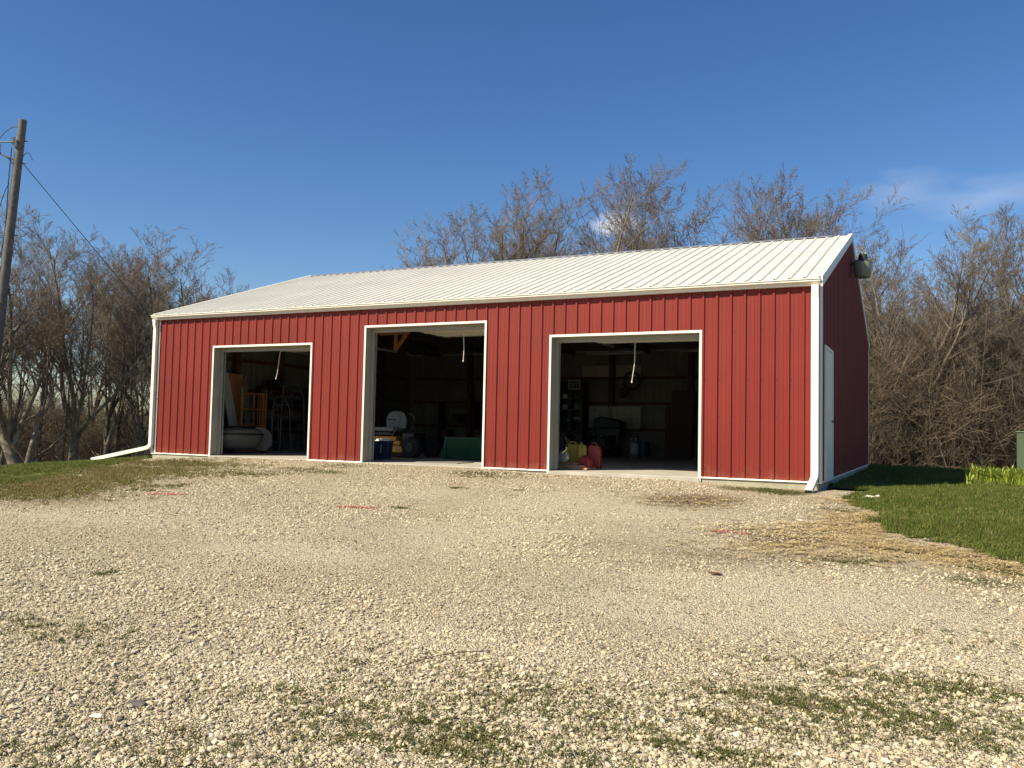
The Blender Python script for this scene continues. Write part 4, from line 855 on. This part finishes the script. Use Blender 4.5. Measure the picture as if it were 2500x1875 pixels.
for n_, d0, d1, smin, smax in ((280000, 2.0, 19.5, .0085, .040),):
    x, y, d = cone_pts(n_, d0, d1, pw=1); f = fbm(x, y, .55, 5)
    coarse = np.clip(.72 + .9*f + .45*sstep(6.5, 3.5, d) - .3*sstep(5, 7, d)*sstep(12.6, 13.8, x) + .2*sstep(12.5, 9, x) - .35*track(x, y), .2, 1)
    k = (rng.random(n_) < coarse) & ~in_lawn(x, y) & (y < -.12) & ~((x > 13.3) & (y > -.8) & (x < 15))
    x, y = x[k], y[k]; c_ = coarse[k]; s = smin + .0003*d[k] + (smax-smin)*(.35+.65*c_)*rng.random(len(x))**3.2
    P.append(np.stack([x, y, gz(x, y) + s*.12, s], 1))
P = np.concatenate(P); n_ = len(P)
MT['stone'] = rand_mat('gravel_stone', [(.13, .105, .08), (.42, .35, .235), (.56, .47, .315), (.24, .20, .15), (.62, .53, .365), (.50, .40, .28), (.68, .60, .44), (.17, .145, .115), (.60, .52, .36), (.38, .315, .24), (.74, .67, .52)], .9, .25, 90)  # extra dark stone tones stand in for shaded gaps in the gravel
scatter('gravel', stones, P[:, :3], P[:, 3:4]*np.ones((1, 3)), np.stack([rng.normal(0, .3, n_), rng.normal(0, .3, n_), rng.uniform(0, 6.28, n_)], 1), rng.integers(0, 8, n_), [MT['stone']], 'cream and tan crushed limestone gravel')
def tuft(n, h, sp, w, lean=.5, seg=2):
    v, f = [], []
    for i in range(n):
        a = rng.uniform(0, 6.28); r = sp*math.sqrt(rng.random()); bx_, by_ = r*math.cos(a), r*math.sin(a); hh = h*rng.uniform(.5, 1.1); az = rng.uniform(0, 6.28); ln = rng.uniform(.1, 1)*lean*hh
        dx, dy = math.cos(az), math.sin(az); px, py = -dy*w/2, dx*w/2; b = len(v)
        v += [(bx_-px, by_-py, 0), (bx_+px, by_+py, 0), (bx_+dx*ln*.3+px*.9, by_+dy*ln*.3+py*.9, hh*.55), (bx_+dx*ln*.3-px*.9, by_+dy*ln*.3-py*.9, hh*.55), (bx_+dx*ln, by_+dy*ln, hh)]
        f += [(b, b+1, b+2, b+3), (b+3, b+2, b+4)]
    return v, f, 0
MT['blade'] = rand_mat('grass_blade', [(.065, .10, .014), (.11, .15, .022), (.16, .19, .035), (.08, .12, .016), (.30, .26, .10), (.13, .16, .028), (.085, .125, .018)], .7, trans=.35)
MT['olive'] = rand_mat('weed_blade', [(.18, .16, .05), (.24, .20, .075), (.14, .14, .04), (.34, .26, .12), (.20, .17, .06)], .8, trans=.2)
MT['weed'] = rand_mat('weed_leaf', [(.085, .105, .022), (.13, .14, .04), (.065, .085, .02), (.19, .15, .065), (.10, .12, .03)], .8, trans=.2)
MT['straw'] = rand_mat('straw', [(.48, .36, .16), (.60, .46, .22), (.40, .29, .13), (.62, .52, .30)], .8)
def rect_pts(n, x0, x1, y0, y1): return rng.uniform(x0, x1, n), rng.uniform(y0, y1, n)
gx_, gy_ = [], []
for n_, r in ((26000, (14.7, 19, -7, 1.5)), (16000, (14.7, 23, 1.5, 14)), (34000, (-6, 5, -9, 3)), (22000, (-20, -2, -9, 12)), (9000, (0, 15, 11, 14.5))):
    x, y = rect_pts(n_, *r); k = in_lawn(x, y) & ~in_barn(x, y); gx_.append(x[k]); gy_.append(y[k])
x, y = np.concatenate(gx_), np.concatenate(gy_); n_ = len(x); f = fbm(x, y, .8, 2); s = np.clip(1 + .75*f, .3, 1.8)*rng.uniform(.6, 1.25, n_)
scatter('grass', [tuft(16, .062, .06, .006, .9) for _ in range(6)], np.stack([x, y, gz(x, y)+.006], 1), np.stack([np.ones(n_), np.ones(n_), s], 1), np.stack([np.zeros(n_), np.zeros(n_), rng.uniform(0, 6.28, n_)], 1), rng.integers(0, 6, n_), [MT['blade']], 'short green lawn grass')
# weeds in the gravel: clusters where the photo shows them
W_ = []
def cl(px, py, rx_, ry_, n):
    p = ground_at(px, py); W_.append(np.stack([rng.normal(p.x, rx_, n), rng.normal(p.y, ry_, n)], 1))
for a in [(250, 1402, .07, .05, 40), (160, 1538, .45, .10, 130), (60, 1550, .3, .10, 50), (345, 1197, .2, .07, 50), (375, 1189, .12, .05, 40), (416, 1187, .15, .06, 70), (275, 1174, .12, .05, 25), (335, 1178, .1, .05, 25), (390, 1166, .12, .05, 25), (595, 1158, .35, .12, 200), (730, 1145, .3, .1, 60), (810, 1140, .3, .1, 50), (1038, 1135, .12, .06, 40),
          (1115, 1192, .08, .05, 45), (975, 1241, .06, .05, 35), (1265, 1198, .05, .04, 15), (1158, 1155, .2, .1, 60), (1170, 1165, .25, .1, 60), (850, 1136, .2, .05, 30), (1270, 1160, .3, .1, 50), (1900, 1202, .2, .12, 120), (1930, 1208, .12, .1, 60), (1860, 1195, .12, .1, 50), (1800, 1192, .2, .08, 40), (2050, 1245, .15, .08, 40), (2070, 1373, .2, .06, 60), (2155, 1370, .15, .05, 30),
          (2440, 1395, .2, .12, 90), (2420, 1380, .12, .08, 50), (2250, 1345, .1, .06, 20), (2130, 1650, .35, .12, 130), (2270, 1690, .25, .12, 120), (2380, 1690, .15, .08, 80), (2200, 1750, .35, .14, 260), (2250, 1790, .3, .1, 180), (2080, 1720, .25, .12, 90), (1950, 1720, .3, .12, 90), (1880, 1780, .35, .1, 130), (1830, 1700, .2, .1, 50),
          (1080, 1780, .3, .1, 160), (960, 1720, .3, .12, 70), (1190, 1710, .2, .1, 50), (1330, 1700, .25, .12, 60), (1100, 1840, .4, .05, 170), (820, 1800, .2, .08, 50), (760, 1730, .2, .1, 40), (560, 1830, .25, .08, 60), (380, 1850, .2, .05, 50), (60, 1850, .2, .06, 60), (150, 1790, .2, .1, 30), (300, 1700, .3, .15, 40), (1480, 1760, .3, .12, 90), (1600, 1800, .3, .1, 90), (1700, 1720, .3, .12, 60), (1300, 1830, .35, .06, 120), (640, 1690, .2, .1, 25), (1750, 1850, .3, .05, 90),
          (1030, 1650, .5, .12, 40), (1260, 1655, .4, .1, 30), (2330, 1560, .4, .15, 30), (1500, 1480, .5, .15, 12)]: cl(*a)
x, y = cone_pts(220, 2.2, 4.8)[:2]; W_.append(np.stack([x, y], 1)[fbm(x, y, .9, 11) > .1])
W_ = np.concatenate(W_); W_ = W_[(~in_lawn(W_[:, 0], W_[:, 1])) & (W_[:, 1] < -.05)]; near = W_[:, 1] < -7; W_ = W_[~near | (rng.random(len(W_)) < .9)]; n_ = len(W_); s = rng.uniform(.35, .95, n_)
scatter('weeds', [tuft(11, .024, .045, .007, 2.0) for _ in range(5)], np.column_stack([W_, gz(W_[:, 0], W_[:, 1])+.004]), np.stack([s, s, s], 1), np.stack([np.zeros(n_), np.zeros(n_), rng.uniform(0, 6.28, n_)], 1), rng.integers(0, 5, n_), [MT['weed']], 'small green weeds growing through the gravel')
# olive weedy fringe at left
W_ = []
for a in [(300, 1152, 1.1, .45, 1800), (430, 1133, 1.0, .28, 700), (180, 1176, .8, .5, 1300), (60, 1205, .6, .5, 700), (120, 1190, .8, .5, 700)]: cl(*a)
W_ = np.concatenate(W_); W_ = W_[(~in_lawn(W_[:, 0], W_[:, 1])) & (W_[:, 1] < -.15)]; n_ = len(W_); s = rng.uniform(.4, 1.1, n_)
scatter('dry_grass', [tuft(16, .05, .06, .007, 1.0) for _ in range(5)], np.column_stack([W_, gz(W_[:, 0], W_[:, 1])+.004]), np.stack([s, s, s], 1), np.stack([np.zeros(n_), np.zeros(n_), rng.uniform(0, 6.28, n_)], 1), rng.integers(0, 5, n_), [MT['olive']], 'thin olive grass fringe between the lawn and the gravel')
# straw and dead clippings along the right lawn edge
W_ = []
for a in [(2130, 1270, .28, .35, 500), (2080, 1295, .4, .35, 400), (2190, 1335, .4, .2, 350), (2320, 1352, .4, .15, 350), (2060, 1225, .3, .3, 200), (1960, 1345, .6, .3, 200), (2440, 1385, .3, .15, 200), (1700, 1225, .5, .5, 150), (1900, 1300, .5, .4, 150)]: cl(*a)
W_ = np.concatenate(W_); W_ = W_[(~in_lawn(W_[:, 0], W_[:, 1]+.06)) & (W_[:, 1] < -.1) & (rng.random(len(W_)) < .5)]; n_ = len(W_)
def litter():
    v, f = [], []
    for i in range(10):
        a, b, t = rng.uniform(-.06, .06), rng.uniform(-.06, .06), rng.uniform(0, 6.28); l_, w = rng.uniform(.02, .05), .003; c, s = math.cos(t), math.sin(t); k = len(v); z = rng.uniform(.004, .018)
        v += [(a-c*l_-s*w, b-s*l_+c*w, z), (a+c*l_-s*w, b+s*l_+c*w, z+.008), (a+c*l_+s*w, b+s*l_-c*w, z+.008), (a-c*l_+s*w, b-s*l_-c*w, z)]; f.append((k, k+1, k+2, k+3))
    return v, f, 0
scatter('straw', [litter() for _ in range(5)], np.column_stack([W_, gz(W_[:, 0], W_[:, 1])+.004]), np.ones((n_, 3)), np.stack([np.zeros(n_), np.zeros(n_), rng.uniform(0, 6.28, n_)], 1), rng.integers(0, 5, n_), [MT['straw']], 'dead straw and clippings along the lawn edge')
# red marking paint: thin sprayed flecks on the gravel
MT['spray'] = mat('red_marking_paint', (.55, .06, .06), .8, var=.2, vs=30)
for i, (pa, pb, lb) in enumerate((((358, 1207), (455, 1209), 'faint red paint line on the gravel before the left door'), ((812, 1238), (918, 1243), 'bright red paint line on the gravel before the middle door'), ((1735, 1298), (1830, 1305), 'broken red paint line on the gravel before the red wall'), ((80, 1190), (120, 1191), 'short red paint mark at the left gravel edge'))):
    a, b = ground_at(*pa), ground_at(*pb); m = MB()
    for k in range(150 if i != 2 else 70):
        t = rng.random(); p = a.lerp(b, t) + Vector((rng.normal(0, .015), rng.normal(0, .035), 0)); r = rng.uniform(.006, .018); z = float(gz(p.x, p.y)) + .010 + .006*rng.random(); an = rng.uniform(0, 6)
        m.add([(p.x + r*math.cos(an+q*1.257)*rng.uniform(.6, 1.3), p.y + r*math.sin(an+q*1.257)*rng.uniform(.6, 1.3), z + rng.uniform(0, .006)) for q in range(5)], [(0, 1, 2, 3, 4)])
    tag(m.build('paint_line', MT['spray'], loc=tuple(a)), lb, 'paint mark', 'red marking paint lines on the gravel')
# small things lying on the gravel
def chip(px, py, w, label, name, m_, cat, k=0, h=.4):
    p = ground_at(px, py); v, f, _ = stones[k]; s = w; mb_ = MB().add(v*np.array([s, s*.6, s*h]) + np.array([p.x, p.y, p.z + s*.1]), f); tag(mb_.build(name, m_, loc=tuple(p)), label, cat)
MT['dkst'] = mat('dark_stone', (.10, .085, .075), .9, var=.3, vs=30); MT['palest'] = mat('pale_stone', (.66, .62, .52), .9, var=.1, vs=30, bump=.2)
chip(1746, 1404, .16, 'dark brown twig clump on the pale gravel right of centre', 'bark_chip', 'lumber', 'bark', 2, .2)
chip(333, 1722, .12, 'dark slate chunk in the left foreground gravel', 'dark_rock', 'dkst', 'rock', 3, .5)
chip(2183, 1755, .075, 'large white stone among the weeds at the lower right', 'white_rock', 'palest', 'rock', 4, .8)
chip(233, 1752, .09, 'long pale stone in the left foreground gravel', 'pale_rock', 'palest', 'rock', 5, .5)
chip(1952, 1273, .13, 'flat yellow-white stone right of the worn gravel patch', 'yellow_rock', 'palest', 'rock', 6, .3)
chip(1123, 1536, .05, 'small dark clod on the fine gravel near the centre', 'dirt_clod', 'dkst', 'clod', 1, .8)
m = MB(); tp = [ground_at(a, b) for a, b in ((960, 1643), (1010, 1628), (1070, 1612), (1130, 1603), (1200, 1598))]; m.tube([(p.x, p.y, float(gz(p.x, p.y))+.022) for p in tp], .003, 5); tag(m.build('thin_stick', 'lumber', loc=tuple(tp[0])), 'long thin brown stick lying across the centre foreground gravel', 'stick')
# day lilies
def lily():
    v, f = [], []
    for i in range(13):
        a = rng.uniform(0, 6.28); h = rng.uniform(.16, .32); ln = rng.uniform(.06, .22); w = rng.uniform(.018, .028); dx, dy = math.cos(a), math.sin(a); px, py = -dy*w/2, dx*w/2; ox, oy = rng.normal(0, .03, 2); b = len(v)
        ps = [(0, 0, 1), (.25, .5, 1), (.6, .85, .8), (1, .95, .1)]
        for t, z, ww in ps: v += [(ox+dx*ln*t-px*ww, oy+dy*ln*t-py*ww, h*z), (ox+dx*ln*t+px*ww, oy+dy*ln*t+py*ww, h*z)]
        f += [(b+2*j, b+2*j+1, b+2*j+3, b+2*j+2) for j in range(3)]
    return v, f
MT['lily'] = rand_mat('daylily_leaf', [(.26, .33, .05), (.34, .40, .07), (.42, .48, .10), (.20, .28, .04)], .6, trans=.3)
MT['lily'].node_tree.nodes['Color Ramp'].color_ramp.elements[0].color = (.22, .32, .045, 1)
protos = [lily() for _ in range(6)]
lbase = None; cnt = 0; spots = []
for i in range(40):
    px = 2368 + 190*((i*0.618) % 1); dep = 15.2 + 1.7*((i*.382) % 1); 
    if px < 2385 and dep > 17: dep -= 1
    spots.append((px, dep))
meshes = []
for v, f in protos:
    me = bpy.data.meshes.new('leaf_clump'); me.from_pydata(v, [], f); me.materials.append(MT['lily']); meshes.append(me)
for i, (px, dep) in enumerate(spots):
    x, y, z = at_depth(px, dep); o = bpy.data.objects.new('daylily', meshes[i % 6]); COL.objects.link(o); o.location = (x, y, z); o.rotation_euler = (0, 0, i*1.7); s = .95 + .4*((i*.73) % 1); o.scale = (s, s, s)
    tag(o, 'bright yellow-green daylily clump in the bed around the green utility box', 'plant', 'daylily clumps beside the utility box')
# ------------------------------------------------------------------ trees
def nrm(a): 
    l_ = math.sqrt(a[0]**2+a[1]**2+a[2]**2) or 1; return (a[0]/l_, a[1]/l_, a[2]/l_)
def dev(d, ang, rr):
    while True:
        q = (rr.gauss(0, 1), rr.gauss(0, 1), rr.gauss(0, 1)); k = q[0]*d[0]+q[1]*d[1]+q[2]*d[2]; q = (q[0]-k*d[0], q[1]-k*d[1], q[2]-k*d[2])
        if q[0]**2+q[1]**2+q[2]**2 > .05: break
    q = nrm(q); c, s = math.cos(ang), math.sin(ang); return (d[0]*c+q[0]*s, d[1]*c+q[1]*s, d[2]*c+q[2]*s)
def make_tree(seed, H, r0, bole, nlead, lang, counts, wobble=.12, up=.05, drop=.0):
    rr = random.Random(seed); out = []
    NS = [7, 10, 7, 5, 4, 3]
    def grow(p, d, Ln, r, lv, t_from=.15):
        n = NS[lv]; st = Ln/n; pts = [p]; rad = [r]; wb = wobble*(.8, .8, 1.0, .9, .8, .8)[lv]
        for i in range(n):
            d = nrm((d[0]+rr.gauss(0, wb), d[1]+rr.gauss(0, wb), d[2]+rr.gauss(0, wb)*.7+up*(1.1, 1.2, 1.3, 1.0, .8, .6)[lv]))
            p = (p[0]+d[0]*st, p[1]+d[1]*st, p[2]+d[2]*st); pts.append(p); rad.append(max(.0052, r*(1-(.35 if lv == 0 else .82)*(i+1)/n)))
        out.append((lv, pts, rad))
        if lv == 0:
            for k in range(nlead):
                j = n if k < 2 else n-rr.randint(0, 2); dd = dev(d, lang*rr.uniform(.6, 1.3), rr); dd = nrm((dd[0], dd[1], dd[2]+.25))
                grow(pts[j], dd, (H-bole)*rr.uniform(.78, 1.0), rad[j]*(.72 if k < 2 else .5), 1)
            for k in range(3):
                j = rr.randint(n//2, n-1); dd = dev(d, 1.0, rr); grow(pts[j], dd, H*.22*rr.uniform(.7, 1.2), rad[j]*.3, 2)
            return
        if lv >= 5: return
        nc = counts[lv-1]
        for k in range(nc):
            t = ((k+rr.random())/nc)**(.8 if lv < 3 else 1)*(1-t_from)+t_from; x = t*n; j = min(n-1, int(x)); fr = x-j
            q = tuple(pts[j][a]+(pts[j+1][a]-pts[j][a])*fr for a in range(3)); td = nrm(tuple(pts[j+1][a]-pts[j][a] for a in range(3)))
            dd = dev(td, rr.uniform(.45, .85) if lv < 3 else rr.uniform(.4, .8), rr)
            if lv <= 2: dd = nrm((dd[0], dd[1], dd[2]*.8+.12-drop))
            ln = Ln*(.40, .42, .46, .50)[lv-1]*(1.08-.38*t)*rr.uniform(.6, 1.2)
            grow(q, dd, ln, max(.006, (rad[j]*(1-fr)+rad[j+1]*fr)*.58), lv+1)
    grow((0, 0, -.4), (rr.gauss(0, .04), rr.gauss(0, .04), 1), bole+.4, r0, 0)
    return out
def mesh_of(branches, name, m_, kmin):
    V, Fq = [], []; n0 = 0
    for lv, pts, rad in branches:
        k = 9 if rad[0] > .12 else 6 if rad[0] > .04 else 3
        P = np.array(pts); r = np.array(rad); T = np.gradient(P, axis=0); T /= (np.linalg.norm(T, axis=1)[:, None]+1e-9)
        ref = np.array((.3, .2, .93)) if abs(T[:, 2]).mean() < .75 else np.array((1., .1, 0)); A = np.cross(T, ref); A /= (np.linalg.norm(A, axis=1)[:, None]+1e-9); B = np.cross(T, A)
        an = np.arange(k)*2*np.pi/k; V.append((P[:, None]+r[:, None, None]*(np.cos(an)[None, :, None]*A[:, None]+np.sin(an)[None, :, None]*B[:, None])).reshape(-1, 3))
        n = len(P); i, j = np.meshgrid(np.arange(n-1), np.arange(k), indexing='ij'); j2 = (j+1) % k
        Fq.append(np.stack([i*k+j, i*k+j2, (i+1)*k+j2, (i+1)*k+j], -1).reshape(-1, 4)+n0); n0 += n*k
    V = np.concatenate(V); q = np.concatenate(Fq)
    me = bpy.data.meshes.new(name); me.vertices.add(len(V)); me.vertices.foreach_set('co', V.ravel()); me.loops.add(q.size); me.loops.foreach_set('vertex_index', q.ravel().astype(np.int32)); me.polygons.add(len(q))
    me.polygons.foreach_set('loop_start', (np.arange(len(q))*4).astype(np.int32)); me.polygons.foreach_set('loop_total', np.full(len(q), 4, np.int32)); me.update(calc_edges=True)
    me.polygons.foreach_set('use_smooth', [True]*len(q)); me.materials.append(m_); return me
KINDS = {}
def kind(key, *a, tw='twig', **k):
    br = make_tree(*a, **k); t = [b for b in br if b[0] <= 1 or (b[0] == 2 and b[2][0] > .05)]; c = [b for b in br if not (b[0] <= 1 or (b[0] == 2 and b[2][0] > .05))]
    h = .5*max(p[2] for b in br for p in b[1]) + .5*float(np.percentile([b[1][-1][2] for b in br if b[0] >= 4], 99)); KINDS[key] = (mesh_of(t, 'trunk', MT['bark'], 0), mesh_of(c, 'crown', MT[tw], 0), h)
kind('spread', 11, 13, .30, 3.0, 4, .46, (13, 9, 6, 4), wobble=.12, up=.035)
kind('spread2', 23, 13, .27, 2.6, 5, .42, (13, 9, 6, 4), wobble=.13, up=.04)
kind('broad', 37, 12, .33, 2.8, 6, .58, (13, 9, 6, 4), wobble=.11, up=.05)
kind('upright', 41, 13, .24, 4.2, 4, .28, (14, 9, 6, 4), wobble=.09, up=.04)
kind('slim', 53, 12, .17, 6.0, 3, .22, (12, 8, 6, 3), wobble=.08, up=.04, tw='twigred')
kind('slim2', 67, 11, .15, 4.5, 3, .28, (12, 8, 6, 3), wobble=.09, up=.04)
def put_tree(key, px, dep, top, label, group, rot=0, name='bare_tree', ztop=None):
    """stand a tree at bearing px, depth dep; its crown tip reaches the photo height top"""
    x, y, z = at_depth(px, dep); d = CF + CR*((px-1250)/2078.8) - CU*((top-937.5)/2078.8); zt_ = (CAM + d*dep).z
    tm, cm, h = KINDS[key]; s = (zt_ - z)/h*1.0
    r = bpy.data.objects.new(name, None); COL.objects.link(r); r.location = (x, y, z); r.rotation_euler = (0, 0, rot); w = s*random.Random(int(px*7+dep)).uniform(.9, 1.1); r.scale = (w, w, s)
    tag(r, label, 'tree', group)
    for nm, me in (('trunk', tm), ('crown', cm)):
        o = bpy.data.objects.new(nm, me); COL.objects.link(o); o.parent = r
GL, GM, GRR = 'bare trees in the wood left of the barn', 'bare trees rising behind the barn roof', 'bare trees in the wood right of the barn'
for i, t in enumerate([
    ('broad', 75, 37, 530, 'broad bare tree just right of the utility pole, tallest on the left', GL), ('spread', 185, 39, 535, 'big spreading bare tree second from the utility pole', GL), ('spread2', -60, 37, 555, 'bare tree cut by the left edge behind the utility pole', GL),
    ('upright', 262, 42, 600, 'upright bare tree right of the second big left tree', GL), ('spread2', 335, 41, 640, 'twisted bare tree in the dip of the left treeline', GL), ('spread2', 395, 42, 595, 'bare tree with the thin high leader left of the barn', GL), ('broad', 460, 45, 600, 'bare tree standing over the barn left corner', GL), ('slim', 505, 52, 655, 'small bare tree whose tip shows over the low end of the roof', GL),
    ('upright', 125, 47, 580, 'upright bare tree between the two broadest left crowns', GL), ('upright', 225, 46, 590, 'bare tree filling behind the right side of the second big crown', GL), ('spread', 300, 49, 620, 'bare tree behind the dip of the left treeline', GL),
    ('slim2', 1105, 44, 600, 'small bare tree peeping over the ridge, leftmost of the middle group', GM), ('broad', 1290, 45, 478, 'rounded bare tree between the low rounded one and the largest forked one', GM),
    ('slim2', 545, 56, 690, 'last low bare tree before open sky above the roof', GL),
    ('spread', 1165, 42, 562, 'low bare tree behind the ridge, second from the left of the middle group', GM), ('broad', 1240, 43, 505, 'low rounded bare tree left of the big forked one', GM), ('upright', 1330, 46, 480, 'slim bare tree touching the left side of the big forked tree', GM), ('spread', 1455, 38, 375, 'largest forked bare tree behind the roof with the small cloud behind it', GM),
    ('slim2', 1540, 47, 520, 'small bare tree in the gap right of the big forked tree', GM), ('upright', 1625, 42, 385, 'tall upright bare tree right of the small cloud', GM), ('spread2', 1710, 44, 440, 'bare tree between the two tall upright ones', GM), ('upright', 1800, 43, 400, 'tall bare tree above the right half of the roof', GM), ('slim', 1870, 48, 470, 'slim bare tree behind the right part of the ridge', GM),
    ('spread', 1940, 44, 436, 'rounded bare tree near the right end of the ridge', GM), ('spread2', 2010, 47, 505, 'low wide bare tree just left of the gable peak', GM),
    ('slim', 2120, 38, 585, 'slender bare tree rising beside the gable lamp', GRR), ('slim2', 2175, 40, 605, 'thin bare tree just right of the gable lamp', GRR), ('broad', 2258, 34, 550, 'fan-crowned bare tree in the middle of the right wood', GRR), ('spread2', 2335, 36, 600, 'bare tree on the right flank of the fan-crowned one', GRR), ('slim2', 2400, 32, 690, 'lower bare tree in the dip of the right treeline', GRR), ('spread', 2490, 33, 510, 'tall dark bare tree at the right edge of the photo', GRR), ('upright', 2590, 35, 480, 'tall bare tree cut off by the right edge', GRR)]):
    put_tree(*t, rot=i*2.1)
rr = random.Random(5)
for i in range(14):
    px = -80 + i*47 + rr.uniform(-15, 15); put_tree(rr.choice(['slim', 'slim2', 'upright', 'slim']), px, rr.uniform(36, 60), 650 + max(0, px-250)*.25 + rr.uniform(0, 60), ('cut off slender tree at the left edge, behind the pole', 'slender tree directly behind the foot of the utility pole', 'slender tree just right of the utility pole foot', 'slender tree beneath the broad crown beside the pole', 'slender tree right under the tallest left crown', 'slender tree left of the second big left trunk', 'slender tree right of the second big left trunk', 'slender tree between the big and the upright left trees', 'slender tree right beside the upright left tree', 'slender tree left of the twisted left tree', 'slender tree right of the twisted left tree', 'slender tree just left of the barn downspout', 'slender tree half hidden by the barn left corner', 'slender tree whose tip clears the low roof corner')[i], 'slender trees deep in the left wood', rot=rr.uniform(0, 6))
for i in range(8):
    px = 1140 + i*112 + rr.uniform(-25, 25); put_tree(rr.choice(['slim', 'slim2', 'upright']), px, rr.uniform(50, 62), (610 if px < 1330 else 515) + rr.uniform(0, 60), 'slender grey tree behind the roof, ' + ('leftmost over the ridge', 'behind the low rounded tree', 'left of the largest forked tree', 'touching the small cloud', 'left of the first tall upright tree', 'between the tall upright trees', 'right of the tall upright trees', 'nearest the gable peak')[i], 'slender trees behind the roof', rot=rr.uniform(0, 6))
for i in range(26):
    px = 2080 + i*21 + rr.uniform(-12, 12); put_tree(rr.choice(['slim', 'slim2', 'slim', 'upright', 'spread2']), px, rr.uniform(30, 44), 675 + rr.uniform(0, 130), 'slender bare tree crowded in the brown wood right of the barn', 'slender trees crowded in the right wood', rot=rr.uniform(0, 6))
# underbrush: dense stems in the wood that nobody could count
def shrub(seed, H, n):
    rr = random.Random(seed); out = []
    for i in range(n):
        a = rr.uniform(0, 6.28); r = rr.uniform(0, 1.3); p = (r*math.cos(a), r*math.sin(a), -.3); d = nrm((rr.gauss(0, .22), rr.gauss(0, .22), 1)); Ln = H*rr.uniform(.45, 1.1); pts = [p]; rad = [rr.choice((.008, .011, .014, .03))]
        for k in range(7):
            d = nrm((d[0]+rr.gauss(0, .075), d[1]+rr.gauss(0, .075), d[2]+.05)); p = tuple(p[q]+d[q]*Ln/7 for q in range(3)); pts.append(p); rad.append(rad[0]*(1-.8*(k+1)/7)+.003)
        out.append((2, pts, rad))
        for k in range(16):
            j = rr.randint(1, 6); dd = dev(d, rr.uniform(.5, 1.2), rr); ll = Ln*.28*rr.uniform(.5, 1.3); q = pts[j]; tp = [q]
            for m_ in range(4): dd = nrm((dd[0]+rr.gauss(0, .18), dd[1]+rr.gauss(0, .18), dd[2]+rr.gauss(0, .12)+.05)); q = tuple(q[e_]+dd[e_]*ll/4 for e_ in range(3)); tp.append(q)
            out.append((3, tp, [.007, .0065, .006, .005, .0045]))
            for m_ in range(4):
                q = tp[rr.randint(1, 4)]; d3 = dev(dd, rr.uniform(.5, 1.1), rr); q2 = tuple(q[e_]+d3[e_]*ll*.25 for e_ in range(3)); d4 = nrm((d3[0]+rr.gauss(0, .3), d3[1]+rr.gauss(0, .3), d3[2])); q3 = tuple(q2[e_]+d4[e_]*ll*.25 for e_ in range(3)); out.append((4, [q, q2, q3], [.0055, .005, .0045]))
    return out
sp_ = []
for sd, H, n in ((1, 4.2, 26), (2, 5.4, 24), (3, 3.2, 30), (4, 6.5, 22)):
    me = mesh_of(shrub(sd, H, n), 'tmp', MT['brush'], 0); v = np.zeros(len(me.vertices)*3); me.vertices.foreach_get('co', v); f = [tuple(p.vertices) for p in me.polygons]; sp_.append((v.reshape(-1, 3), f, 0)); bpy.data.meshes.remove(me)
B = []
def brush(n, p0, p1, d0, d1, s0, s1):
    for i in range(n):
        px, dep = rng.uniform(p0, p1), rng.uniform(d0, d1); x, y, z = at_depth(px, dep); B.append((x, y, z, rng.uniform(s0, s1)))
brush(230, 2060, 2720, 32, 50, .7, 1.15); brush(200, 2060, 2720, 48, 75, 1.1, 1.9)
brush(230, -260, 520, 42, 66, .5, .95); brush(130, -260, 560, 66, 95, .7, 1.3); brush(60, 500, 2100, 45, 70, .6, 1.0)
B = np.array(B); n_ = len(B)
scatter('underbrush', sp_, B[:, :3], B[:, 3:4]*np.ones((1, 3)), np.stack([np.zeros(n_), np.zeros(n_), rng.uniform(0, 6.28, n_)], 1), rng.integers(0, 4, n_), [MT['brush']], 'dense brown brush and saplings filling the wood')
print('script done', sum(len(o.data.polygons) for o in S.objects if o.type == 'MESH'))
